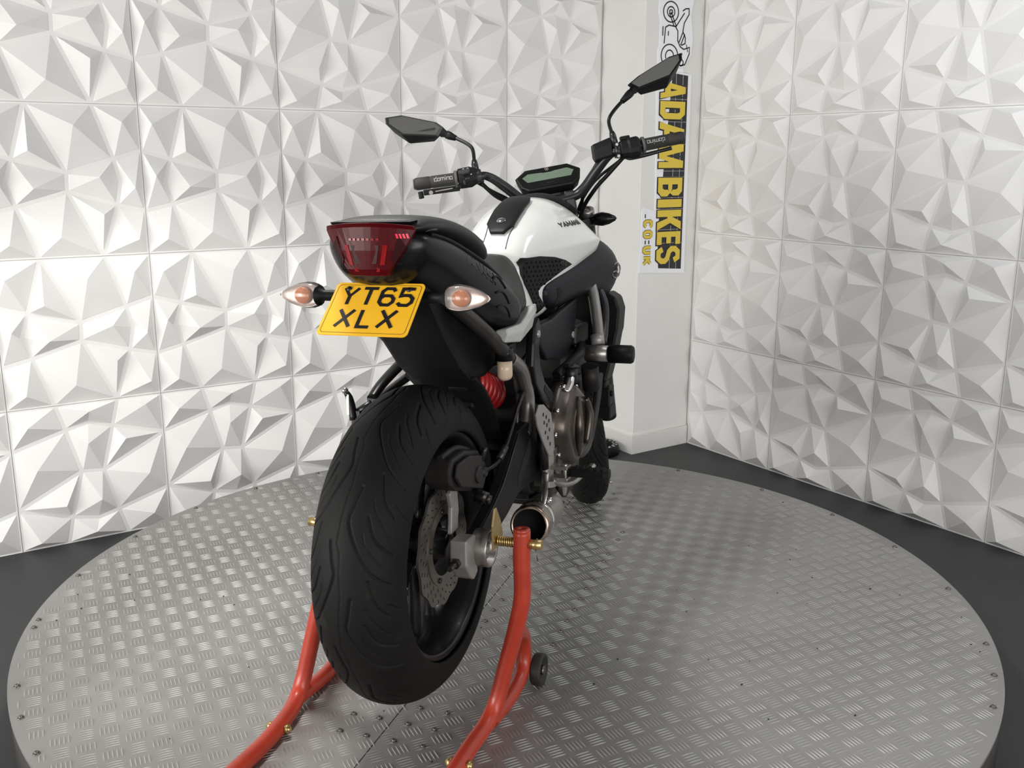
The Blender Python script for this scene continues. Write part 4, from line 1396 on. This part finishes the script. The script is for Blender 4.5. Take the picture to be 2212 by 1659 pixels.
# caliper and its bracket
cal = MB().prism([(-.030, .438), (.10, .402), (.120, .425), (.122, .462), (.10, .490), (.02, .508), (-.045, .505), (-.060, .480), (-.055, .455)], .050, .105, axis=0)
cal.cyl((.103, .03, .470), (.114, .03, .470), .020, seg=18)
ca_ = part('rear_caliper', cal, 'grime', bevel=.006)
part('caliper_pin', MB().cyl((.03, -.02, .478), (.112, -.02, .478), .006, seg=10).cyl((.105, .065, .408), (.135, .065, .400), .012, seg=12).cyl((.132, .065, .400), (.142, .065, .397), .0095, seg=6), 'steel', ca_)
part('caliper_bracket', MB().prism([(-.022, .345), (.012, .350), (.018, .39), (.012, .428), (-.014, .440), (-.030, .430), (-.018, .40)], .082, .092, axis=0), 'aluw', bevel=.003)
part('caliper_half', MB().prism([(-.025, .445), (.095, .410), (.112, .430), (.112, .458), (.092, .482), (.02, .498), (-.04, .495), (-.050, .470)], .108, .116, axis=0).cyl((.112, .065, .448), (.121, .065, .448), .018, seg=18), 'grime', ca_, bevel=.003)
part('caliper_ridge', MB().tube([(.080, -.048, .505), (.080, .03, .508), (.080, .098, .488)], .007, 8, 3), 'grime', ca_)
part('slider_boot', MB().tube([(.112, .062, .405), (.117, .062, .404), (.121, .062, .403), (.125, .062, .402), (.129, .062, .401)], [.0145, .011, .0145, .011, .0135], 14), 'padm', ca_)
part('bleed_nipple', MB().tube([(.112, .095, .470), (.118, .098, .490), (.119, .099, .497)], [.006, .005, .0055], 10), 'steel', ca_)
part('brake_pads', MB().box((.0625, .03, .425), (.022, .07, .03)), 'discm', ca_)
part('brake_hose', MB().tube([(.118, .100, .448), (.130, .128, .455), (.137, .158, .472), (.139, .205, .510), (.137, .265, .555), (.128, .33, .57), (.115, .40, .56)], .0048, 10, 6), 'blackg')
part('hose_sleeve', MB().tube([(.134, .143, .462), (.138, .172, .483)], .0075, 12), 'steel')
part('hose_union', MB().cyl((.10, .098, .446), (.122, .098, .446), .010, seg=12).cyl((.106, .098, .446), (.116, .098, .446), .013, seg=16), 'grime')
# shock
shx = MB()
import_pts = []
hc0, hc1 = Vector((.008, .285, .600)), Vector((.008, .455, .540))
hd_ = (hc1 - hc0).normalized()
hn = hd_.orthogonal().normalized()
hbn = hd_.cross(hn)
for k in range(0, 170):
    t = k / 169
    a = t * 2 * PI * 6.0
    import_pts.append(hc0 + (hc1 - hc0) * t + (hn * math.cos(a) + hbn * math.sin(a)) * .036)
shock = part('shock_spring', shx.tube(import_pts, .0078, 10), 'red')
part('shock_body', MB().tube([hc0 - hd_ * .05, hc0 - hd_ * .005, hc0, hc1, hc1 + hd_ * .04], [.016, .036, .020, .022, .02], 18), 'blacks', shock)
part('shock_linkage', MB().box((.02, .235, .615), (.05, .07, .05)).box((.01, .30, .56), (.06, .10, .04)), 'blackp', bevel=.008)

# frame tubes
for s in (1, -1):
    part('subframe_rail', MB().tube([(s * .085, .01, .800), (s * .104, .05, .770), (s * .116, .11, .735), (s * .121, .18, .698), (s * .122, .25, .660)], .0155, 16, 5), 'steel')
    part('rear_downtube', MB().tube([(s * .122, .25, .66), (s * .123, .318, .63), (s * .124, .352, .595), (s * .125, .372, .545), (s * .125, .362, .50), (s * .122, .345, .475)], .0165, 18, 6), 'dsteel')
    fb = MB().prism([(.235, .702), (.300, .706), (.345, .655), (.385, .59), (.395, .53), (.375, .478), (.335, .478), (.345, .54), (.315, .60), (.255, .640)], .104, .113, axis=0)
    part('frame_gusset', fb if s > 0 else mirrored(fb), 'steel', bevel=.004)
    part('main_frame_tube', MB().tube([(s * .095, .40, .60), (s * .100, .60, .66), (s * .105, .76, .72), (s * .110, .90, .79), (s * .09, 1.03, .86)], .019, 16, 6), 'blacks')
    part('frame_front_tube', MB().tube([(s * .148, .86, .79), (s * .162, .85, .745), (s * .178, .825, .68), (s * .188, .805, .628)], .0155, 16, 5), 'dsteel')
    part('frame_rear_tube', MB().tube([(s * .150, .93, .77), (s * .175, .915, .72), (s * .182, .885, .66), (s * .186, .845, .62)], .014, 16, 5), 'blacks')
    part('engine_mount_sleeve', MB().cyl((s * .182, .808, .648), (s * .188, .800, .622), .0185, seg=18), 'aluw')
    sl_ = part('crash_slider', MB().tube([(s * .222, .785, .602), (s * .281, .785, .602), (s * .287, .785, .602), (s * .288, .785, .602)], [.0245, .0245, .021, .012], 26), 'blackp')
    part('slider_mount', MB().cyl((s * .158, .785, .602), (s * .224, .785, .602), .0215, seg=24), 'alu', sl_)
    hp = MB().prism([(.355, .722), (.385, .738), (.400, .712), (.385, .668), (.395, .625), (.43, .585), (.50, .545), (.548, .49), (.552, .42), (.522, .41), (.515, .46), (.470, .505), (.405, .545), (.358, .585), (.338, .63), (.345, .68)], .128, .150, axis=0)
    hb_ = part('frame_side_plate', hp if s > 0 else mirrored(hp), 'blackg', bevel=.006)
    part('plate_recess', (lambda q: q if s > 0 else mirrored(q))(MB().prism([(.425, .575), (.465, .553), (.49, .53), (.478, .522), (.445, .545), (.418, .562)], .1502, .1508, axis=0)), 'hole', hb_)
    part('plate_bolt', MB().lathe([(.009, 0), (.008, .004), (.004, .005), (0, .003)], (s * .150, .372, .700), (s, 0, 0), 16), 'aluw', hb_)
    sp_ = MB().prism([(.455, .712), (.56, .715), (.64, .728), (.80, .748), (.79, .69), (.745, .625), (.66, .602), (.52, .618), (.46, .66)], .112, .130, axis=0)
    part('side_panel', sp_ if s > 0 else mirrored(sp_), 'navy', bevel=.006)
    part('panel_screw', MB().cyl((s * .130, .742, .655), (s * .136, .742, .655), .009, seg=14), 'aluw')
    hpl = MB().prism([(.292, .528), (.318, .548), (.352, .542), (.410, .512), (.432, .462), (.440, .425), (.425, .405), (.395, .412), (.345, .458), (.305, .500)], .165, .170, axis=0)
    ho = part('heel_guard', hpl if s > 0 else mirrored(hpl), 'aluw', bevel=.0015)
    hh_ = MB()
    for y, z in ((.345, .520), (.368, .510), (.390, .497), (.352, .500), (.374, .490), (.362, .475), (.395, .475), (.382, .458), (.400, .440)):
        hh_.cyl((s * .1700, y, z), (s * .1704, y, z), .0050, seg=12)
    part('heel_guard_holes', hh_, 'hole', ho)
    pb = MB().prism([(.395, .43), (.440, .44), (.455, .40), (.452, .345), (.42, .325), (.39, .345), (.402, .385)], .150, .165, axis=0)
    part('footrest_bracket', pb if s > 0 else mirrored(pb), 'aluw', bevel=.005)
    pg = MB().loft([[(s * x, .440 + a, .366 + b) for a, b in ((-w, -.008), (-w, .006), (-w * .8, .011), (w * .8, .011), (w, .006), (w, -.008), (0, -.013))] for x, w in ((.205, .013), (.215, .017), (.29, .017), (.304, .013))], smooth=False)
    peg = part('footrest', pg, 'blackp', bevel=.002)
    part('footrest_ribs', (lambda r: r)(MB()).box((s * .222, .44, .378), (.006, .03, .003)).box((s * .238, .44, .378), (.006, .03, .003)).box((s * .254, .44, .378), (.006, .03, .003)).box((s * .270, .44, .378), (.006, .03, .003)).box((s * .286, .44, .378), (.006, .03, .003)), 'padm', peg)
    part('footrest_clevis', MB().box((s * .185, .432, .378), (.045, .035, .008)).box((s * .185, .432, .352), (.045, .035, .008)).cyl((s * .198, .432, .345), (s * .198, .432, .386), .006, seg=10).cyl((s * .305, .44, .352), (s * .305, .44, .346), .005, seg=8), 'alu', peg, bevel=.0015)
# brake pedal side (right)
part('brake_pedal', MB().tube([(.172, .40, .352), (.185, .45, .330), (.195, .52, .318), (.205, .60, .325), (.215, .64, .332)], [.009, .009, .008, .008, .010], 10, 5, flat=.7), 'alu')
part('pedal_return', MB().prism([(.36, .36), (.39, .352), (.50, .342), (.52, .30), (.505, .285), (.49, .325), (.40, .335), (.36, .345)], .172, .180, axis=0), 'aluw', bevel=.002)
part('master_cylinder', MB().cyl((.155, .385, .47), (.155, .40, .38), .012, seg=16).box((.155, .383, .485), (.022, .024, .03)), 'blacks')
part('reservoir', MB().tube([(.122, .222, .622), (.122, .220, .628), (.122, .219, .640), (.122, .217, .662)], [.0145, .0165, .0165, .0165], 22), 'brake')
part('reservoir_cap', MB().tube([(.122, .2165, .661), (.122, .215, .685), (.122, .215, .687)], [.0195, .0195, .017], 18), 'blackg')
part('reservoir_bracket', MB().box((.118, .26, .672), (.012, .07, .035)), 'blackp', bevel=.003)
part('battery_box', MB().box((0, .41, .67), (.13, .16, .09)), 'blackp', bevel=.015)
part('airbox', MB().box((0, .68, .73), (.13, .30, .08)), 'blackp', bevel=.02)
part('crossover_tube', MB().cyl((-.11, .36, .605), (.03, .36, .605), .010, seg=14), 'aluw')

# engine
eng = part('engine', MB().box((0, .66, .42), (.27, .42, .24)).box((0, .82, .56), (.25, .20, .24)).box((0, .70, .30), (.22, .40, .10)), 'engine', bevel=.02)
cc = (.605, .445)
for s in (1, -1):
    ov = [(.115 * math.cos(a) * (1 + .12 * math.cos(2 * a + .6)), .105 * math.sin(a) * (1 + .10 * math.cos(3 * a))) for a in np.linspace(0, 2 * PI, 40, endpoint=False)]
    mb = MB().loft([[(s * x, cc[0] + u * k, cc[1] + w * k) for u, w in ov] for x, k in ((.130, 1.08), (.158, 1.08), (.160, 1.0), (.178, .95), (.186, .86), (.188, .78))])
    cv = part('clutch_cover', mb, 'bronze')
    rb = MB()
    rb.lathe([(.062, -.002), (.066, .004), (.072, .004), (.076, -.002)], (s * .187, cc[0] + .01, cc[1] - .01), (s, 0, 0), 40)
    rb.tube([(s * .190, cc[0] + .05, cc[1] + .06), (s * .196, cc[0] + .07, cc[1] + .01), (s * .192, cc[0] + .055, cc[1] - .06)], [.008, .012, .006], 10, 5)
    rb.tube([(s * .189, cc[0] - .02, cc[1] + .075), (s * .196, cc[0] - .035, cc[1] + .0), (s * .189, cc[0] - .015, cc[1] - .075)], [.006, .012, .006], 10, 5)
    part('cover_rib', rb, 'bronze', cv)
    bo = MB()
    for k in range(12):
        a = 2 * PI * k / 12
        u, w = .122 * math.cos(a) * (1 + .12 * math.cos(2 * a + .6)), .111 * math.sin(a) * (1 + .10 * math.cos(3 * a))
        bo.cyl((s * .155, cc[0] + u, cc[1] + w), (s * .168, cc[0] + u, cc[1] + w), .0062, seg=8)
    part('cover_bolts', bo, 'chrome', cv)
    part('pump_cover', MB().lathe([(.045, -.02), (.045, .01), (.040, .016), (.028, .016), (.026, .012), (.0, .012)], (s * .148, .50, .375), (s, 0, 0), 30), 'bronze')
    cy = MB().box((s * .128, .80, .585), (.02, .15, .06)).box((s * .13, .82, .65), (.02, .13, .05))
    part('cylinder_cover', cy, 'engine', bevel=.006)
    part('water_pipe', MB().tube([(s * .145, .62, .565), (s * .165, .60, .575), (s * .172, .57, .560), (s * .165, .55, .535)], .011, 12, 5), 'chrome')
    part('water_hose', MB().tube([(s * .14, .56, .575), (s * .160, .63, .60), (s * .163, .70, .61), (s * .14, .80, .62)], .013, 12, 5), 'blackp')
    part('oil_filler', MB().cyl((s * .17, .585, .555), (s * .17, .59, .600), .016, seg=14).cyl((s * .17, .588, .592), (s * .17, .5885, .598), .020, seg=14), 'blacks')
    part('header_pipe', MB().tube([(s * .055, .93, .52), (s * .07, 1.01, .46), (s * .075, 1.0, .34), (s * .06, .90, .235), (s * .05, .70, .195), (s * .04, .60, .19)], .019, 16, 6), 'steel')
    part('oil_cooler_pipe', MB().tube([(s * .150, .66, .35), (s * .162, .74, .34), (s * .158, .83, .36), (s * .16, .90, .45), (s * .155, .95, .52)], .012, 12, 6), 'steel')
    rc = MB().prism([(s * x, z) for x, z in [(.125, .735), (.165, .748), (.190, .733), (.201, .699), (.197, .640), (.193, .625), (.186, .583), (.163, .486), (.128, .492)]], 1.00, 1.09, axis=1)
    part('radiator_cover', rc, 'blackp', bevel=.006)
    hw_ = MB().box((s * .150, 1.045, .435), (.045, .06, .07)).box((s * .158, 1.04, .395), (.04, .07, .035)).box((s * .148, 1.03, .478), (.03, .05, .02)).cyl((s * .172, 1.03, .45), (s * .18, 1.03, .45), .010, seg=8)
    part('horn_cluster', hw_, 'blackp', bevel=.006)
    part('belly_bracket', MB().prism([(.60, .33), (.70, .36), (.78, .33), (.76, .26), (.64, .24), (.58, .28)], s * .13, s * .145, axis=0), 'engine', bevel=.005)
part('radiator', MB().box((0, 1.045, .61), (.29, .03, .26)), 'engine', bevel=.004)
part('coil_cover', MB().cyl((.165, .80, .565), (.165, .82, .50), .024, seg=16), 'grime')
part('frame_lower_plate', MB().box((0, .50, .36), (.22, .12, .16)), 'blacks', bevel=.02)
part('sidestand', MB().tube([(-.14, .56, .25), (-.165, .42, .215), (-.18, .28, .20)], .012, 12, 3), 'blacks')
part('chain', MB().loft([[(-.062, y, z), (-.052, y, z), (-.052, y, z - .014), (-.062, y, z - .014)] for y, z in ((0, .425), (.2, .435), (.45, .455))] , smooth=False), 'steel')
part('rear_sprocket', MB().lathe([(.06, -.003), (.11, -.003), (.11, .003), (.06, .003)], (-.057, 0, .317), (1, 0, 0), 44, closed_prof=True, smooth=False), 'steel', rw)

# exhaust
e0, e1 = Vector((.155, .285, .276)), Vector((.118, .60, .235))
ed = (e1 - e0).normalized()
ex = MB().tube([e0 + ed * t for t in (.012, .03, .20, .25, .29)], [.0425, .0445, .0445, .040, .028], 36, cap=False)
exh = part('exhaust_can', ex, 'alu')
part('exhaust_tip', MB().lathe([(.038, -.002), (.0425, -.004), (.045, .002), (.046, .012), (.045, .020), (.0435, .022)], e0, ed, 44), 'burnt', exh)
part('exhaust_tip_ring', MB().lathe([(.0385, .030), (.0385, -.001), (.0402, -.0035), (.0418, -.001)], e0, ed, 44), 'chrome', exh)
part('exhaust_mouth', MB().lathe([(.0383, .0), (.037, .06), (.0, .06)], e0, ed, 40), 'hole', exh)
part('exhaust_band', MB().lathe([(.0448, .060), (.0465, .062), (.0465, .080), (.0448, .082)], e0, ed, 40), 'chrome', exh)
part('exhaust_strap', MB().tube([e0 + ed * .07 + Vector((.02, 0, .038)), e0 + ed * .08 + Vector((.022, 0, .062)), e0 + ed * .10 + Vector((.02, 0, .085)), e0 + ed * .11 + Vector((.02, 0, .11))], [.006, .008, .007, .008], 10, 4, flat=.5), 'alu')
part('strap_bolt', MB().cyl(e0 + ed * .08 + Vector((.025, 0, .05)), e0 + ed * .08 + Vector((.040, 0, .05)), .007, seg=10), 'chrome')
part('exhaust_link', MB().tube([e0 + ed * .28, e0 + ed * .36 + Vector((-.02, 0, -.01)), (.06, .70, .20)], [.024, .024, .03], 18, 5), 'steel')

# left pillion footrest hanger
lh = part('pillion_hanger', MB().tube([(-.135, .47, .655), (-.145, .40, .652), (-.155, .33, .640), (-.165, .22, .600), (-.168, .165, .572)], [.022, .022, .016, .014, .012], 12, 5, flat=.7), 'blackg')
part('hanger_brace', MB().tube([(-.14, .455, .600), (-.155, .40, .603), (-.165, .31, .585), (-.168, .20, .566), (-.168, .165, .570)], [.016, .015, .013, .012, .012], 12, 5, flat=.7), 'blackg', lh)
part('hanger_web', MB().prism([(.48, .665), (.38, .662), (.41, .60), (.47, .59)], -.150, -.138, axis=0), 'blackg', lh, bevel=.004)
pf = part('pillion_footrest', MB().tube([(-.205, .150, .525), (-.21, .150, .555), (-.214, .148, .575), (-.22, .145, .587)], [.010, .009, .008, .006], 12, 3), 'blacks')
part('footrest_tip', MB().ball((-.222, .145, .590), .0075, 12, 8).box((-.214, .142, .56), (.006, .004, .045)), 'alu', pf)
part('footrest_pivot', MB().cyl((-.168, .168, .560), (-.208, .160, .535), .010, seg=12).box((-.20, .16, .53), (.02, .025, .03)), 'blacks', pf)

# ------------------------------------------------------------------ paddock stand
M.update(
    stand=mat('chipped_orange_red_paint', (.37, .036, .017), .36, noise=.16, nscale=14, wear=((.07, .035, .03), 55, .735), coat=.15, rvar=.08),
    grit=mat('dark_grit', (.012, .011, .010), .8),
)


def LW(p):
    p = Vector(p)
    return Vector([sum(A3[i][j] * p[j] for j in range(3)) + O3[i] for i in range(3)])


def deckz(x, y):
    return (TZ - O3[2] - A3[2][0] * x - A3[2][1] * y) / A3[2][2]


SB = LW((-.045, -.10, -.085))
SB.z = TZ
stand = empty('paddock_stand', SB)
tag(stand, 'orange red tubular rear paddock stand holding the back wheel off the turntable', 'stand')


def sp(name, mb, m, parent=None, **k):
    mb.xf(lambda p: LW(p) - SB)
    return obj(name, mb, M[m], parent or stand, **k)


TB = .0172
for s, main, bow, wc_ in (
        (1, [(.229, 0, .362), (.228, .002, .30), (.226, .010, .22), (.206, .026, .14), (.182, .038, .06), (.163, .030, -.02), (.154, -.005, -.052), (.149, -.08, -.060), (.147, -.20, -.068), (.143, -.36, deckz(.143, -.36) + .022), (.10, -.47, deckz(.1, -.47) + .0195)],
         [(.206, .026, .145), (.192, .085, .115), (.176, .165, .07), (.170, .195, .02), (.170, .175, -.028), (.165, .09, -.050), (.157, .01, -.054)], (.198, .215, deckz(.198, .215) + .0364)),
        (-1, [(-.196, 0, .362), (-.198, .002, .30), (-.206, .004, .22), (-.226, .0, .14), (-.244, -.008, .06), (-.258, -.020, -.01), (-.260, -.045, -.042), (-.250, -.10, -.052), (-.243, -.20, -.060), (-.240, -.36, deckz(-.24, -.36) + .022), (-.195, -.47, deckz(-.195, -.47) + .0195)],
         [(-.226, .0, .14), (-.246, .07, .11), (-.258, .155, .07), (-.262, .195, .02), (-.262, .175, -.024), (-.260, .09, -.046), (-.2598, -.02, -.044), (-.259, -.05, -.043)], (-.290, .215, deckz(-.29, .215) + .0364))):
    fr_ = sp('side_tube', MB().tube(main, TB, 22, 5), 'stand')
    sp('lower_tube', MB().tube(bow, TB * .95, 22, 6), 'stand')
    sp('post_cap', MB().lathe([(0, .001), (.0022, .001), (.0025, .004), (.015, .004), (.0165, .002), (.0165, -.004), (.0148, -.005)], (main[0][0], main[0][1], main[0][2]), (0, 0, 1), 26), 'stand')
    wh = sp('stand_wheel', MB().lathe([(.012, -.008), (.026, -.010), (.034, -.0115), (.036, -.008), (.036, .008), (.034, .0115), (.027, .0115), (.025, .006), (.012, .006)], wc_, (1, 0, 0), 36, closed_prof=True), 'wheelr', label='scuffed dark grey rubber stand wheel')
    sp('wheel_axle', MB().cyl((wc_[0] - s * .03, wc_[1], wc_[2]), (wc_[0] + s * .010, wc_[1], wc_[2]), .0065, seg=12).cyl((wc_[0] + s * .006, wc_[1], wc_[2]), (wc_[0] + s * .013, wc_[1], wc_[2]), .0105, seg=6), 'bolt', wh)
    yb = -.143
    xb = .1475 if s > 0 else -.2445
    zb2 = -.064 if s > 0 else -.0555
    sp('clamp_bolt', MB().cyl((xb - .027, yb, zb2), (xb + .027, yb, zb2), .005, seg=10).cyl((xb + .015, yb, zb2), (xb + .0235, yb, zb2), .0095, seg=6).cyl((xb - .0235, yb, zb2), (xb - .015, yb, zb2), .0095, seg=6), 'gold')
    # spindle with spring, end tube and split pin
    zp = .336
    xo = 0 if s > 0 else .033
    spn = sp('spindle', MB().cyl((s * .1735, 0, zp), (s * (.268 - xo), 0, zp), .0058, seg=14).cyl((s * (.243 - xo), 0, zp), (s * (.270 - xo), 0, zp), .0098, seg=18), 'gold')
    coil = [(s * (.180 + (.036 - xo) * k / 96), .0088 * math.cos(2 * PI * k / 12), zp + .0088 * math.sin(2 * PI * k / 12)) for k in range(97)]
    sp('spindle_spring', MB().tube(coil, .0018, 6), 'gold', spn)
    sp('split_pin', MB().tube([(s * (.258 - xo), .004 + .010 * math.cos(a), zp - .002 + .012 * math.sin(a)) for a in np.linspace(-1.2, 4.3, 18)], .0011, 6).tube([(s * (.258 - xo), .0, zp - .012), (s * (.260 - xo), .004, zp - .035)], .0011, 6), 'bolt', spn)
    sp('lifting_blade', MB().prism([(-.022, .322), (-.024, .372), (-.010, .404), (-.002, .404), (.022, .372), (.036, .340), (.024, .322)], s * .1745, s * .1785, axis=0), 'gold', bevel=.001)
sp('rear_crossbar', MB().tube([(x_, y_, deckz(x_, y_) + .0195) for x_, y_ in ((.10, -.47), (.03, -.495), (-.05, -.50), (-.13, -.495), (-.195, -.47))], TB, 18, 5), 'stand')

# ------------------------------------------------------------------ small things
DC = Vector((2.752, 3.37, 0))
disc = empty('rubber_disc', DC)
tag(disc, 'round black rubber disc with white square marks lying on floor beside corner column', 'disc')
obj('outer_ring', MB().lathe([(.066, .012), (.070, .040), (.080, .046), (.094, .044), (.100, .034), (.101, .004), (.097, 0), (.06, 0)], seg=56), M['blackp'], disc)
obj('inner_disc', MB().lathe([(.068, .012), (.060, .020), (.050, .018), (.046, .024), (.030, .022), (.026, .014), (.010, .014), (.006, .020), (0, .020)], seg=44), M['blackp'], disc)
wm = MB()
for k in range(18):
    a = 2 * PI * k / 18
    for r, hh in ((.0755, .0448), (.0885, .0468)):
        a2 = a + (.17 if r > .08 else 0)
        wm.box((r * math.cos(a2), r * math.sin(a2), hh), (.008, .009, .0012), Matrix.Rotation(a2, 3, 'Z'))
obj('white_marks', wm, M['whitep'], disc, kind='stuff')

gr = MB()
rnd = random.Random(3)
for k in range(90):
    a, r = rnd.uniform(0, 2 * PI), 1.19 * math.sqrt(rnd.random())
    c = Vector((r * math.cos(a), r * math.sin(a), TZ + .0012))
    q = rnd.uniform(.0008, .0024)
    gr.ball(c, (q * rnd.uniform(.8, 2.2), q, .0011), 6, 4)
gro = obj('grit_specks', gr, M['grit'], tt, kind='stuff')
